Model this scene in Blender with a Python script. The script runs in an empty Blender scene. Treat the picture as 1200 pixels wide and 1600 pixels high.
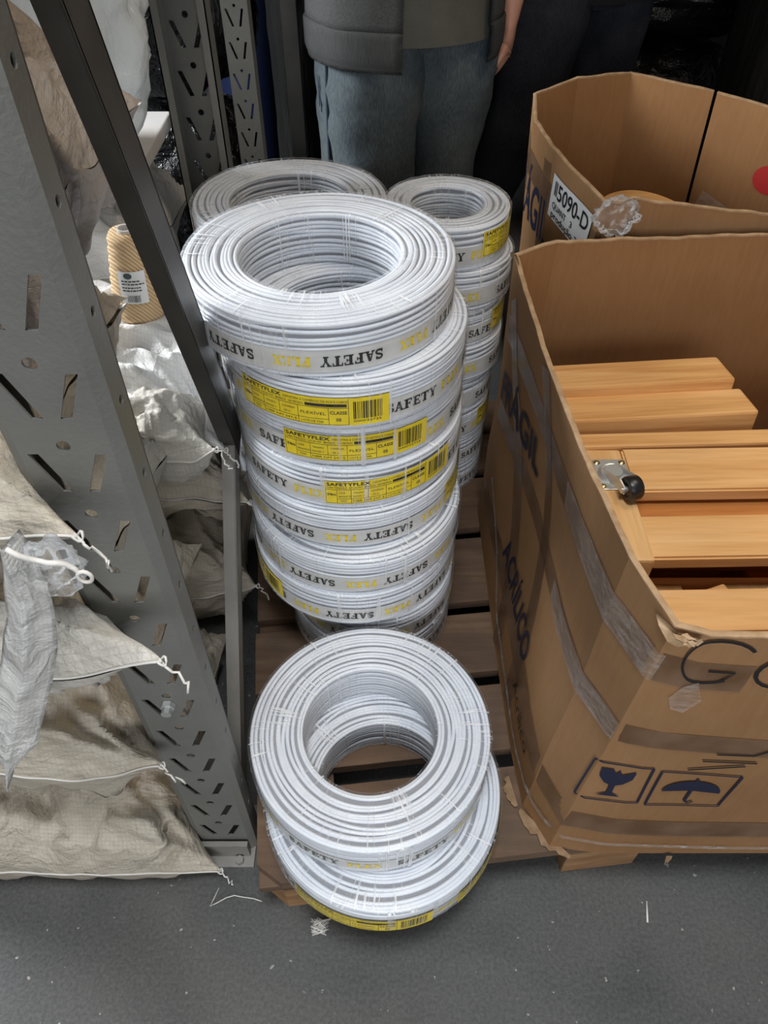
import bpy, bmesh, math, random
from mathutils import Vector, Matrix, noise, Euler
from mathutils.geometry import delaunay_2d_cdt

SC = bpy.context.scene
C = SC.collection
PI = math.pi
R_ = math.radians

# ------------------------------------------------------------------ camera
cam_d = bpy.data.cameras.new('camera')
cam_d.sensor_fit = 'HORIZONTAL'; cam_d.sensor_width = 36.0
cam_d.lens = 36.0 * 1150 / 1200
cam_d.clip_start = 0.02
cam = bpy.data.objects.new('camera', cam_d); C.objects.link(cam)
cam.location = (0, 0, 1.26); cam.rotation_euler = (R_(90 - 46.5), 0, 0)
SC.camera = cam

# ------------------------------------------------------------------ light
SC.view_settings.view_transform = 'Standard'
SC.view_settings.look = 'None'
SC.view_settings.exposure = 0.2
SC.view_settings.gamma = 1.0
SC.view_settings.use_curve_mapping = False
SC.cycles.use_denoising = True
SC.cycles.max_bounces = 8
SC.cycles.transparent_max_bounces = 24
w = bpy.data.worlds.new('world'); SC.world = w; w.use_nodes = True
w.node_tree.nodes['Background'].inputs[0].default_value = (0.92, 0.96, 1.0, 1)
w.node_tree.nodes['Background'].inputs[1].default_value = 0.07
def area(name, loc, target, size, power, col=(1, 1, 1), size_y=None):
    l = bpy.data.lights.new(name, 'AREA'); l.energy = power; l.color = col
    l.size = size
    if size_y: l.shape = 'RECTANGLE'; l.size_y = size_y
    o = bpy.data.objects.new(name, l); C.objects.link(o); o.location = loc
    o.rotation_euler = (Vector(target) - Vector(loc)).to_track_quat('-Z', 'Y').to_euler()
    return o
area('skylight', (-0.05, 0.05, 3.7), (0.0, 0.35, 0.2), 1.0, 74, (0.95, 0.98, 1.0))
area('front_fill', (0.1, -2.1, 1.35), (0.0, 0.7, 0.4), 1.5, 34, (0.97, 0.985, 1.0))  # frontal fill added to light the coil sides
area('left_sack_fill', (-2.4, 1.5, 1.9), (-0.4, 1.1, 0.7), 0.9, 100, (0.95, 0.98, 1.0))  # fill added at the left to brighten the white sacks
area('warm_carton_fill', (0.75, 1.0, 2.15), (0.6, 0.8, 0.4), 0.4, 6.5, (1.0, 0.82, 0.60))  # warm fill added over the front carton, no fitting there

# ------------------------------------------------------------------ materials
MATS = {}
def mat(name, col, rough=0.6, metal=0.0, spec=0.5):
    m = bpy.data.materials.new(name); m.use_nodes = True
    b = m.node_tree.nodes['Principled BSDF']
    b.inputs['Base Color'].default_value = (*col, 1); b.inputs['Roughness'].default_value = rough
    b.inputs['Metallic'].default_value = metal; b.inputs['Specular IOR Level'].default_value = spec
    MATS[name] = m
    return m
class NT:
    def __init__(s, m):
        s.m = m; s.t = m.node_tree; s.n = s.t.nodes; s.l = s.t.links; s.b = s.n['Principled BSDF']
    def new(s, typ, **kw):
        n = s.n.new(typ)
        for k, v in kw.items():
            if k.startswith('i_'): n.inputs[k[2:].replace('_', ' ')].default_value = v
            else: setattr(n, k, v)
        return n
    def link(s, a, b): s.l.new(a, b)
    def coord(s, scale=(1, 1, 1), out='Object', rot=(0, 0, 0)):
        tc = s.new('ShaderNodeTexCoord'); mp = s.new('ShaderNodeMapping')
        mp.inputs['Scale'].default_value = scale; mp.inputs['Rotation'].default_value = rot
        s.link(tc.outputs[out], mp.inputs['Vector']); return mp.outputs[0]
    def noise(s, vec, scale, detail=4, rough=0.55, dist=0.0):
        n = s.new('ShaderNodeTexNoise'); n.inputs['Scale'].default_value = scale; n.inputs['Detail'].default_value = detail
        n.inputs['Roughness'].default_value = rough; n.inputs['Distortion'].default_value = dist
        s.link(vec, n.inputs['Vector']); return n.outputs['Fac']
    def ramp(s, fac, stops):
        r = s.new('ShaderNodeValToRGB'); e = r.color_ramp.elements
        while len(e) < len(stops): e.new(0.5)
        for i, (p, c) in enumerate(stops):
            e[i].position = p; e[i].color = (*c, 1) if len(c) == 3 else c
        s.link(fac, r.inputs['Fac']); return r.outputs['Color']
    def mix(s, fac, a, b, typ='MIX'):
        n = s.new('ShaderNodeMix', data_type='RGBA', blend_type=typ)
        for v, i in ((fac, 0), (a, 6), (b, 7)):
            if isinstance(v, (int, float)): n.inputs[i].default_value = v
            elif isinstance(v, tuple): n.inputs[i].default_value = (*v, 1)
            else: s.link(v, n.inputs[i])
        return n.outputs[2]
    def math(s, op, a, b=0.0):
        n = s.new('ShaderNodeMath', operation=op)
        for i, v in ((0, a), (1, b)):
            if isinstance(v, (int, float)): n.inputs[i].default_value = v
            else: s.link(v, n.inputs[i])
        return n.outputs[0]
    def bump(s, h, strength=0.3, dist=0.002):
        n = s.new('ShaderNodeBump'); n.inputs['Strength'].default_value = strength; n.inputs['Distance'].default_value = dist
        s.link(h, n.inputs['Height']); s.link(n.outputs[0], s.b.inputs['Normal']); return n.outputs[0]
    def color(s, c): s.link(c, s.b.inputs['Base Color'])
    def see_through(s, fac):
        out = s.n['Material Output']; tr = s.new('ShaderNodeBsdfTransparent'); mx = s.new('ShaderNodeMixShader')
        if isinstance(fac, (int, float)): mx.inputs[0].default_value = fac
        else: s.link(fac, mx.inputs[0])
        s.link(tr.outputs[0], mx.inputs[1]); s.link(s.b.outputs[0], mx.inputs[2]); s.link(mx.outputs[0], out.inputs['Surface'])

def noisy(name, col, col2, scale, rough, bump=0.0, bscale=None, bdist=0.002, stretch=(1, 1, 1), lo=0.35, hi=0.65, **kw):
    m = mat(name, col, rough, **kw); t = NT(m); v = t.coord(stretch)
    f = t.noise(v, scale, 5); t.color(t.ramp(f, [(lo, col), (hi, col2)]))
    if bump: t.bump(t.noise(t.coord(), bscale or scale, 4), bump, bdist)
    return m

noisy('cable', (0.70, 0.735, 0.805), (0.76, 0.795, 0.85), 30, 0.36)
mat('strand_gap_shade', (0.30, 0.31, 0.34), 0.8)  # darker filler behind the strands, shade of the gaps painted in
m = mat('band', (0.70, 0.70, 0.68), 0.3); t = NT(m)
t.color(t.ramp(t.noise(t.coord(), 25, 3), [(0.3, (0.62, 0.62, 0.595)), (0.7, (0.80, 0.795, 0.765))])); t.see_through(0.82)
mat('ink', (0.012, 0.012, 0.014), 0.45)
mat('ink_yellow', (0.86, 0.66, 0.0), 0.45)
m = mat('label_yellow', (0.86, 0.66, 0.008), 0.45); t = NT(m)
t.color(t.ramp(t.noise(t.coord(), 40, 3), [(0.3, (0.80, 0.60, 0.006)), (0.7, (0.90, 0.71, 0.012))]))
mat('ink_blue', (0.010, 0.013, 0.040), 0.6)
mat('ink_red', (0.42, 0.02, 0.02), 0.6)
mat('label_white', (0.72, 0.74, 0.76), 0.5)
# clear stretch film round a coil: nearly invisible, radial crease glints painted in as white streaks
m = mat('film', (0.97, 0.98, 1.0), 0.2, spec=0.8); t = NT(m)
v = t.coord((160, 3, 1), 'UV'); f = t.noise(v, 1.0, 3, 0.6)
p = t.noise(t.coord((9, 2.2, 1), 'UV'), 1.0, 2)
st = t.ramp(f, [(0.545, (0, 0, 0)), (0.63, (1, 1, 1))]); pm = t.ramp(p, [(0.47, (0, 0, 0)), (0.60, (1, 1, 1))])
s_ = t.math('MULTIPLY', t.math('MULTIPLY', st, pm), 0.72)
lw = t.new('ShaderNodeLayerWeight'); lw.inputs['Blend'].default_value = 0.22
fac = t.math('ADD', t.math('ADD', t.math('MULTIPLY', lw.outputs['Fresnel'], 0.26), 0.02), s_)
t.bump(f, 0.6, 0.003); t.see_through(fac)
# looser crumpled clear film
m = mat('clear_film', (0.86, 0.88, 0.90), 0.12); t = NT(m)
f = t.noise(t.coord(), 60, 5); t.bump(f, 0.9, 0.006)
lw = t.new('ShaderNodeLayerWeight'); lw.inputs['Blend'].default_value = 0.3
t.see_through(t.math('ADD', t.math('MULTIPLY', lw.outputs['Fresnel'], 0.6), t.ramp(f, [(0.52, (0.06,) * 3), (0.72, (0.5,) * 3)])))
# cardboard
def cardboard(name, a, b):
    m = mat(name, a, 0.72, spec=0.25); t = NT(m)
    f = t.noise(t.coord(), 5, 6, 0.6); c = t.ramp(f, [(0.3, a), (0.7, b)])
    fib = t.noise(t.coord((1, 1, 0.12)), 160, 3); c = t.mix(0.05, c, t.ramp(fib, [(0.35, (0.2, 0.1, 0.04)), (0.65, (0.6, 0.4, 0.22))]))
    scr = t.noise(t.coord((8, 8, 1.2), rot=(0.5, 0.3, 0.2)), 3, 6, 0.75)
    c = t.mix(t.ramp(scr, [(0.68, (0, 0, 0)), (0.71, (0.38,) * 3)]), c, (0.60, 0.44, 0.27)); t.color(c)
    t.bump(t.noise(t.coord((1, 1, 0.25)), 45, 4), 0.18, 0.003)
    return m
cardboard('cardboard', (0.262, 0.136, 0.058), (0.322, 0.178, 0.083))
cardboard('cardboard_inner', (0.262, 0.128, 0.050), (0.318, 0.162, 0.066))
noisy('cardboard_edge', (0.33, 0.20, 0.105), (0.46, 0.31, 0.175), 60, 0.85, 0.5, 120, 0.002)
noisy('torn_paper', (0.42, 0.26, 0.14), (0.58, 0.41, 0.25), 50, 0.9, 0.6, 90, 0.003)
m = mat('tape', (0.20, 0.105, 0.055), 0.22); t = NT(m)
t.color(t.ramp(t.noise(t.coord(), 18, 4), [(0.35, (0.15, 0.08, 0.042)), (0.7, (0.27, 0.17, 0.11))])); t.bump(t.noise(t.coord((1, 1, 0.3)), 50, 4), 0.4, 0.003); t.see_through(0.62)
m = mat('tape_clear', (0.55, 0.46, 0.40), 0.14); t = NT(m)
f = t.noise(t.coord((1, 1, 3)), 55, 5, 0.7); t.bump(f, 0.7, 0.004); t.see_through(t.ramp(f, [(0.4, (0.16,) * 3), (0.65, (0.5,) * 3)]))
# woods
def wood(name, a, b, c, scale=1.0, rough=0.45, axis=0, dirty=0.0):
    m = mat(name, a, rough, spec=0.35); t = NT(m)
    st = [1.6, 1.6, 1.6]
    for i in range(3):
        if i != axis: st[i] = 26 * scale
    oi = t.new('ShaderNodeObjectInfo'); va = t.new('ShaderNodeVectorMath', operation='ADD')
    co = t.coord(tuple(st)); cm = t.new('ShaderNodeVectorMath', operation='SCALE'); t.link(oi.outputs['Location'], cm.inputs[0]); cm.inputs['Scale'].default_value = 37.0
    t.link(co, va.inputs[0]); t.link(cm.outputs[0], va.inputs[1]); v = va.outputs[0]
    f = t.noise(v, 1.0, 5, 0.6, 1.2); col = t.ramp(f, [(0.30, a), (0.52, b), (0.72, c)])
    g = t.noise(v, 5.0, 3, 0.6); col = t.mix(0.14, col, t.ramp(g, [(0.35, (a[0] * .5, a[1] * .45, a[2] * .4)), (0.6, c)]))
    if dirty:
        d = t.noise(t.coord(), 9, 6, 0.65); col = t.mix(t.ramp(d, [(0.42, (0, 0, 0)), (0.7, (dirty,) * 3)]), col, (0.07, 0.055, 0.045))
    t.color(col); t.bump(g, 0.12, 0.001)
    return m
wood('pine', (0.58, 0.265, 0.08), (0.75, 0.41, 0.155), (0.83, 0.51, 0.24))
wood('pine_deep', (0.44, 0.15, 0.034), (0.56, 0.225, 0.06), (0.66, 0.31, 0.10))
wood('pine_cross', (0.64, 0.33, 0.12), (0.76, 0.45, 0.19), (0.82, 0.53, 0.26), axis=1)
wood('pallet_wood', (0.115, 0.068, 0.042), (0.165, 0.10, 0.062), (0.22, 0.142, 0.092), 0.8, 0.75, 0, 0.55)
wood('pallet_block_wood', (0.25, 0.13, 0.06), (0.34, 0.19, 0.09), (0.40, 0.24, 0.125), 0.8, 0.75, 0, 0.35)
# metal
m = mat('rack_paint', (0.225, 0.225, 0.21), 0.42); t = NT(m)
f = t.noise(t.coord(), 7, 6, 0.6); c = t.ramp(f, [(0.3, (0.145, 0.146, 0.135)), (0.7, (0.19, 0.19, 0.175))])
c = t.mix(t.ramp(t.noise(t.coord(), 26, 6, 0.7), [(0.70, (0, 0, 0)), (0.76, (0.7,) * 3)]), c, (0.16, 0.085, 0.04)); t.color(c)
t.bump(t.noise(t.coord(), 230, 3), 0.35, 0.0012)
noisy('brace_shade_strap_dark', (0.050, 0.048, 0.044), (0.075, 0.072, 0.066), 14, 0.45, 0.2, 150, 0.001)  # the brace's shade is put into this tone; the strap is dark itself
noisy('rack_beam', (0.20, 0.19, 0.175), (0.26, 0.25, 0.23), 9, 0.5, 0.25, 180, 0.001)
mat('steel', (0.66, 0.68, 0.67), 0.42, 0.75)
mat('brass', (0.62, 0.50, 0.26), 0.3, 1.0)
mat('black_rubber', (0.014, 0.014, 0.015), 0.35)
# sacks: woven polypropylene, the weave from UVs
def woven(name, a, b, weave=0.22, cells=1.9, trans=0.0, rough=0.45, bump=0.75):
    m = mat(name, a, rough, spec=0.4); t = NT(m)
    f = t.noise(t.coord(), 8, 7, 0.7); c = t.ramp(f, [(0.3, a), (0.7, b)])
    tc = t.new('ShaderNodeTexCoord'); sp = t.new('ShaderNodeSeparateXYZ'); t.link(tc.outputs['UV'], sp.inputs[0])
    def lines(o, k):
        fr = t.math('FRACT', t.math('MULTIPLY', o, k)); return t.math('LESS_THAN', fr, 0.16)
    g = t.math('MAXIMUM', lines(sp.outputs[0], 100 * cells), lines(sp.outputs[1], 100 * cells))
    c = t.mix(t.math('MULTIPLY', g, weave), c, tuple(x * 0.62 for x in a)); t.color(c)
    cr = t.math('ADD', t.noise(t.coord((1, 1, 1.6), rot=(.4, .3, .6)), 9, 7, 0.62, 1.4), t.math('MULTIPLY', t.math('ABSOLUTE', t.math('SUBTRACT', t.noise(t.coord(), 14, 3, 0.5, 0.8), 0.5)), -1.6))
    t.bump(t.math('ADD', cr, t.math('MULTIPLY', g, -0.03)), bump, 0.016)
    if trans: t.b.inputs['Subsurface Weight'].default_value = trans; t.b.inputs['Subsurface Radius'].default_value = (0.02, 0.02, 0.02); t.b.inputs['Subsurface Scale'].default_value = 0.5
    return m
woven('sack_white', (0.56, 0.525, 0.46), (0.74, 0.715, 0.66))
woven('sack_grey', (0.44, 0.385, 0.305), (0.62, 0.565, 0.475))
woven('sack_beige', (0.47, 0.41, 0.36), (0.58, 0.52, 0.46))
woven('sack_bright', (0.80, 0.80, 0.79), (0.90, 0.90, 0.89))
mat('thread', (0.72, 0.70, 0.66), 0.8)
m = mat('bag_plastic', (0.74, 0.79, 0.81), 0.2); t = NT(m); t.bump(t.noise(t.coord((1, 1, 0.6)), 13, 6, 0.6), 0.55, 0.03); t.see_through(0.8)
m = mat('black_plastic', (0.006, 0.006, 0.007), 0.25, spec=0.4); t = NT(m); t.bump(t.noise(t.coord((1, 1, 0.7), rot=(0.3, 0.5, 0)), 11, 5, 0.6, 0.8), 0.8, 0.04)
m = mat('black_wrap', (0.013, 0.013, 0.013), 0.30); t = NT(m); t.bump(t.noise(t.coord((30, 30, 4), rot=(0.5, 0.4, 0)), 1.2, 4), 0.6, 0.015)
# yarn
m = mat('yarn', (0.62, 0.44, 0.25), 0.9); t = NT(m)
wv = t.new('ShaderNodeTexWave', wave_type='BANDS', bands_direction='DIAGONAL'); wv.inputs['Scale'].default_value = 80; wv.inputs['Distortion'].default_value = 1.5
t.link(t.coord(), wv.inputs['Vector']); t.color(t.ramp(wv.outputs['Fac'], [(0.1, (0.50, 0.33, 0.17)), (0.8, (0.70, 0.52, 0.32))])); t.bump(wv.outputs['Fac'], 0.6, 0.002)
# cloth
def fabric(name, a, b, sc, thread=(900, 900, 900), bump=0.3):
    m = mat(name, a, 0.9, spec=0.2); t = NT(m)
    f = t.noise(t.coord(), sc, 5); c = t.ramp(f, [(0.35, a), (0.66, b)])
    th = t.noise(t.coord(thread), 1, 2); c = t.mix(0.25, c, t.ramp(th, [(0.4, tuple(x * .6 for x in a)), (0.6, tuple(min(1, x * 1.35) for x in b))])); t.color(c)
    t.bump(th, bump, 0.002); return m
fabric('denim', (0.042, 0.060, 0.080), (0.125, 0.150, 0.158), 5.0, (500, 500, 60))
fabric('denim_seam', (0.03, 0.045, 0.075), (0.06, 0.08, 0.11), 9)
fabric('jacket_knit', (0.135, 0.140, 0.140), (0.175, 0.178, 0.178), 9, (300, 300, 300))
fabric('jacket_rib', (0.120, 0.125, 0.125), (0.155, 0.158, 0.158), 9, (700, 700, 40))
fabric('shirt', (0.085, 0.085, 0.075), (0.115, 0.115, 0.10), 9)
fabric('dark_denim', (0.014, 0.015, 0.022), (0.032, 0.035, 0.046), 7, (500, 500, 60))
fabric('dark_jacket', (0.008, 0.008, 0.010), (0.016, 0.016, 0.019), 7)
noisy('skin', (0.42, 0.20, 0.14), (0.52, 0.27, 0.19), 12, 0.5, 0.1, 120, 0.001)
noisy('hair', (0.02, 0.014, 0.01), (0.05, 0.035, 0.025), 60, 0.6, 0.4, 90, 0.003, (1, 1, 0.2))
mat('eye_white', (0.75, 0.74, 0.72), 0.2); mat('iris', (0.05, 0.03, 0.02), 0.2)
noisy('shoe', (0.02, 0.02, 0.022), (0.04, 0.04, 0.042), 10, 0.5)
# floor
m = mat('concrete', (0.08, 0.08, 0.08), 0.62, spec=0.4); t = NT(m); v = t.coord()
c = t.ramp(t.noise(v, 2.2, 6, 0.6), [(0.3, (0.060, 0.061, 0.061)), (0.7, (0.108, 0.107, 0.103))])
c = t.mix(t.ramp(t.noise(v, 3.1, 3, 0.5, 0.5), [(0.47, (0, 0, 0)), (0.62, (0.66,) * 3)]), c, (0.034, 0.035, 0.037))
c = t.mix(0.30, c, t.ramp(t.noise(v, 190, 4, 0.7), [(0.35, (0.03, 0.03, 0.03)), (0.65, (0.17, 0.17, 0.165))]))
c = t.mix(t.ramp(t.noise(v, 75, 2, 0.5), [(0.715, (0, 0, 0)), (0.74, (0.85,) * 3)]), c, (0.36, 0.34, 0.30))
c = t.mix(t.ramp(t.noise(v, 7, 8, 0.8), [(0.66, (0, 0, 0)), (0.76, (0.5,) * 3)]), c, (0.24, 0.24, 0.235)); t.color(c)
t.bump(t.noise(v, 140, 5), 0.3, 0.002)
noisy('wall_paint', (0.025, 0.026, 0.028), (0.04, 0.041, 0.043), 3, 0.8)
mat('drum_white', (0.70, 0.74, 0.78), 0.35); mat('drum_blue', (0.010, 0.018, 0.060), 0.35)
noisy('board_pale', (0.62, 0.60, 0.58), (0.70, 0.68, 0.66), 12, 0.6)

# ------------------------------------------------------------------ helpers
ORG = {}
def finish(o, smooth):
    if smooth is not None:
        for p in o.data.polygons: p.use_smooth = True
        if smooth > 1:
            try: o.data.set_sharp_from_angle(angle=R_(smooth))
            except Exception: pass
def to_mesh(bm, name):
    me = bpy.data.meshes.new(name)
    if isinstance(bm, bpy.types.Mesh): return bm
    bm.to_mesh(me); bm.free(); return me
def obj(name, bm, material, parent=None, smooth=None, loc=None):
    """one mesh object; world-space mesh data is moved to the parent's (or loc's) frame"""
    me = to_mesh(bm, name)
    o = bpy.data.objects.new(name, me); C.objects.link(o)
    if material:
        me.materials.clear(); me.materials.append(MATS[material])
    org = ORG.get(parent.name, Vector()) if parent else Vector(loc or (0, 0, 0))
    if org.length: me.transform(Matrix.Translation(-org))
    if parent: o.parent = parent
    else: o.location = org
    ORG[o.name] = org.copy(); finish(o, smooth)
    return o
def thing(name, label, cat, loc=(0, 0, 0), group=None):
    o = bpy.data.objects.new(name, None); C.objects.link(o); o.location = loc
    o.empty_display_size = 0.05
    o['label'] = label; o['category'] = cat
    if group: o['group'] = group
    ORG[o.name] = Vector(loc); return o
def tag(o, label, cat, group=None):
    o['label'] = label; o['category'] = cat
    if group: o['group'] = group
    return o
def struct(o): o['kind'] = 'structure'; return o

def BM(): return bmesh.new()
def add_box(bm, lo, hi, bev=0.0, M=None):
    b = bmesh.new(); bmesh.ops.create_cube(b, size=1.0)
    lo = Vector(lo); hi = Vector(hi)
    for v in b.verts: v.co = Vector([lo[i] + (v.co[i] + 0.5) * (hi[i] - lo[i]) for i in range(3)])
    if bev: bmesh.ops.bevel(b, geom=b.edges[:], offset=bev, segments=2, affect='EDGES', profile=0.6)
    if M is not None: b.transform(M)
    join(bm, b); return bm
def join(bm, b):
    me = bpy.data.meshes.new('t'); b.to_mesh(me); b.free(); bm.from_mesh(me); bpy.data.meshes.remove(me)
def add_geo(bm, verts, faces):
    vs = [bm.verts.new(v) for v in verts]
    for f in faces:
        try: bm.faces.new([vs[i] for i in f])
        except ValueError: pass
def frame_of(d):
    d = d.normalized(); a = Vector((0, 0, 1)) if abs(d.z) < 0.9 else Vector((1, 0, 0))
    x = d.cross(a).normalized(); return x, x.cross(d).normalized()
def add_tube(bm, pts, r, seg=8, cap=True, closed=False):
    pts = [Vector(p) for p in pts]; n = len(pts); rings = []
    rs = r if isinstance(r, (list, tuple)) else [r] * n
    px = None
    for i, p in enumerate(pts):
        d = (pts[(i + 1) % n] - pts[i - 1]) if closed else (pts[min(i + 1, n - 1)] - pts[max(i - 1, 0)])
        x, y = frame_of(d)
        if px is not None:
            dn = d.normalized(); x = (px - dn * px.dot(dn)).normalized(); y = x.cross(dn).normalized()
        px = x
        rings.append([bm.verts.new(p + (x * math.cos(a) + y * math.sin(a)) * rs[i]) for a in [2 * PI * k / seg for k in range(seg)]])
    m = n if closed else n - 1
    for i in range(m):
        A, B = rings[i], rings[(i + 1) % n]
        for k in range(seg): bm.faces.new((A[k], A[(k + 1) % seg], B[(k + 1) % seg], B[k]))
    if cap and not closed: bm.faces.new(rings[0][::-1]); bm.faces.new(rings[-1])
    return bm
def add_lathe(bm, prof, seg=48, c=(0, 0, 0), M=None, closed=False):
    b = bmesh.new(); rings = []
    for k in range(seg):
        a = 2 * PI * k / seg
        rings.append([b.verts.new((c[0] + r * math.cos(a), c[1] + r * math.sin(a), c[2] + z)) for r, z in prof])
    n = len(prof)
    for k in range(seg):
        A, B = rings[k], rings[(k + 1) % seg]
        for i in range(n if closed else n - 1):
            j = (i + 1) % n; b.faces.new((A[i], B[i], B[j], A[j]))
    bmesh.ops.remove_doubles(b, verts=b.verts[:], dist=1e-6)
    if M is not None: b.transform(M)
    join(bm, b); return bm
def cyl(bm, p0, p1, r, seg=16): return add_tube(bm, [p0, p1], r, seg)
def add_prism(bm, poly, z0, z1, M=None):
    b = bmesh.new(); n = len(poly)
    A = [b.verts.new((x, y, z0)) for x, y in poly]; B = [b.verts.new((x, y, z1)) for x, y in poly]
    b.faces.new(A[::-1]); b.faces.new(B)
    for i in range(n): b.faces.new((A[i], A[(i + 1) % n], B[(i + 1) % n], B[i]))
    if M is not None: b.transform(M)
    join(bm, b); return bm
def curve_mesh(cu):
    o = bpy.data.objects.new('t', cu); C.objects.link(o)
    dg = bpy.context.evaluated_depsgraph_get(); me = bpy.data.meshes.new_from_object(o.evaluated_get(dg))
    bpy.data.objects.remove(o); bpy.data.curves.remove(cu); return me
def add_plate(bm, outer, holes, th, M):
    """flat sheet of thickness th (local z from -th to 0) with real holes"""
    cu = bpy.data.curves.new('t', 'CURVE'); cu.dimensions = '2D'; cu.fill_mode = 'BOTH'; cu.extrude = th * 50
    for poly in [outer] + holes:
        s = cu.splines.new('POLY'); s.points.add(len(poly) - 1); s.use_cyclic_u = True
        for p, (x, y) in zip(s.points, poly): p.co = (x * 100, y * 100, 0, 1)
    me = curve_mesh(cu); me.transform(M @ Matrix.Translation((0, 0, -th / 2)) @ Matrix.Scale(.01, 4)); bm.from_mesh(me); bpy.data.meshes.remove(me)
def text2d(s, size, bold=0.0, width=None, res=3):
    """flat text outline mesh: verts (x,y), faces; left-aligned at 0, baseline 0, cap height = size"""
    cu = bpy.data.curves.new('t', 'FONT'); cu.body = s; cu.size = 1.0; cu.offset = bold; cu.resolution_u = res; cu.fill_mode = 'BOTH'
    me = curve_mesh(cu); vs = [(v.co.x, v.co.y) for v in me.vertices]; fs = [tuple(p.vertices) for p in me.polygons]
    bpy.data.meshes.remove(me)
    k = size / 0.69; x0 = min(v[0] for v in vs); x1 = max(v[0] for v in vs)
    kx = k if width is None else width / (x1 - x0)
    return [((x - x0) * kx, y * k) for x, y in vs], fs
def shift2d(g, dx, dy): return [(x + dx, y + dy) for x, y in g[0]], g[1]
def quads2d(rects):
    vs, fs = [], []
    for x0, y0, x1, y1 in rects:
        n = max(1, int((x1 - x0) / 0.006)); b = len(vs)
        for i in range(n + 1):
            x = x0 + (x1 - x0) * i / n; vs += [(x, y0), (x, y1)]
        fs += [(b + 2 * i, b + 2 * i + 2, b + 2 * i + 3, b + 2 * i + 1) for i in range(n)]
    return vs, fs
def merge2d(*gs):
    V, Fs = [], []
    for v, f in gs:
        b = len(V); V += v; Fs += [tuple(i + b for i in q) for q in f]
    return V, Fs
def stroke2d(pts, wd):
    """ribbon along a polyline"""
    vs, fs = [], []
    pts = [Vector(p) for p in pts]
    for i, p in enumerate(pts):
        d = (pts[min(i + 1, len(pts) - 1)] - pts[max(i - 1, 0)]).normalized(); n = Vector((-d.y, d.x)) * wd / 2
        vs += [tuple(p + n), tuple(p - n)]
    for i in range(len(pts) - 1): fs.append((2 * i, 2 * i + 1, 2 * i + 3, 2 * i + 2))
    return vs, fs
def fnoise(p, f): return noise.noise(Vector(p) * f)

# slab-serif capitals for the printed band, unit cap height
def glyph(ch):
    T = 0.28; t = 0.12; sv = 0.13
    def bar(x0, y0, x1, y1): return quads2d([(x0, y0, x1, y1)])
    def diag(x0, x1, w0=T, w1=None): w1 = w1 or w0; return [(x0, 0), (x0 + w0, 0), (x1 + w1, 1), (x1, 1)], [(0, 1, 2, 3)]
    if ch == 'S':
        pts = []
        for k in range(11): a = R_(20 + k * 25); pts.append((0.42 + 0.27 * math.cos(a), 0.72 + 0.20 * math.sin(a)))
        for k in range(11): a = R_(90 - k * 25); pts.append((0.42 + 0.29 * math.cos(a), 0.28 + 0.20 * math.sin(a)))
        return merge2d(stroke2d(pts, 0.19), bar(0.62, 0.66, 0.72, 1), bar(0.10, 0, 0.20, 0.34)), 0.84
    if ch == 'A':
        return merge2d(diag(0.10, 0.36, 0.13, 0.13), ([(0.60, 0), (0.84, 0), (0.58, 1), (0.34, 1)], [(0, 1, 2, 3)]), bar(0.25, 0.27, 0.68, 0.39), bar(0, 0, 0.32, sv), bar(0.52, 0, 0.98, sv)), 1.0
    if ch in 'FE':
        g = [bar(0.12, 0, 0.12 + T, 1), bar(0, 1 - sv, 0.82, 1), bar(0.70, 0.70, 0.82, 1), bar(0.3, 0.46, 0.60, 0.57), bar(0.55, 0.36, 0.64, 0.67), bar(0, 0, 0.50, sv)]
        if ch == 'E': g += [bar(0.3, 0, 0.86, sv), bar(0.75, 0, 0.86, 0.32)]
        return merge2d(*g), 0.92
    if ch == 'T':
        return merge2d(bar(0.36, 0, 0.36 + T, 1), bar(0.02, 1 - sv, 0.94, 1), bar(0.02, 0.68, 0.13, 1), bar(0.83, 0.68, 0.94, 1), bar(0.24, 0, 0.72, sv)), 1.0
    if ch == 'L':
        return merge2d(bar(0.12, 0, 0.12 + T, 1), bar(0, 1 - sv, 0.50, 1), bar(0, 0, 0.82, sv), bar(0.70, 0, 0.82, 0.34)), 0.88
    if ch == 'Y':
        return merge2d(bar(0.37, 0, 0.37 + T, 0.5), ([(0.37, 0.5), (0.61, 0.42), (0.32, 1), (0.06, 1)], [(0, 1, 2, 3)]), ([(0.46, 0.45), (0.60, 0.5), (0.92, 1), (0.76, 1)], [(0, 1, 2, 3)]), bar(0, 1 - sv, 0.42, 1), bar(0.64, 1 - sv, 1.0, 1), bar(0.25, 0, 0.73, sv)), 1.0
    if ch == 'X':
        return merge2d(diag(0.06, 0.66, 0.14, 0.14), ([(0.62, 0), (0.88, 0), (0.34, 1), (0.08, 1)], [(0, 1, 2, 3)]), bar(0, 0, 0.34, sv), bar(0.52, 0, 0.96, sv), bar(0, 1 - sv, 0.46, 1), bar(0.58, 1 - sv, 0.92, 1)), 1.0
def word2d(s, width, height):
    x = 0; gs = []
    for ch in s:
        g, adv = glyph(ch); gs.append(shift2d(g, x, 0)); x += adv
    V, Fs = merge2d(*gs); k = width / x
    return [(a * k, b * height) for a, b in V], Fs
def lift(g, fn):
    """2D outline -> bmesh through fn(x,y)->Vector"""
    bm = BM(); add_geo(bm, [fn(x, y) for x, y in g[0]], g[1]); return bm

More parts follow.
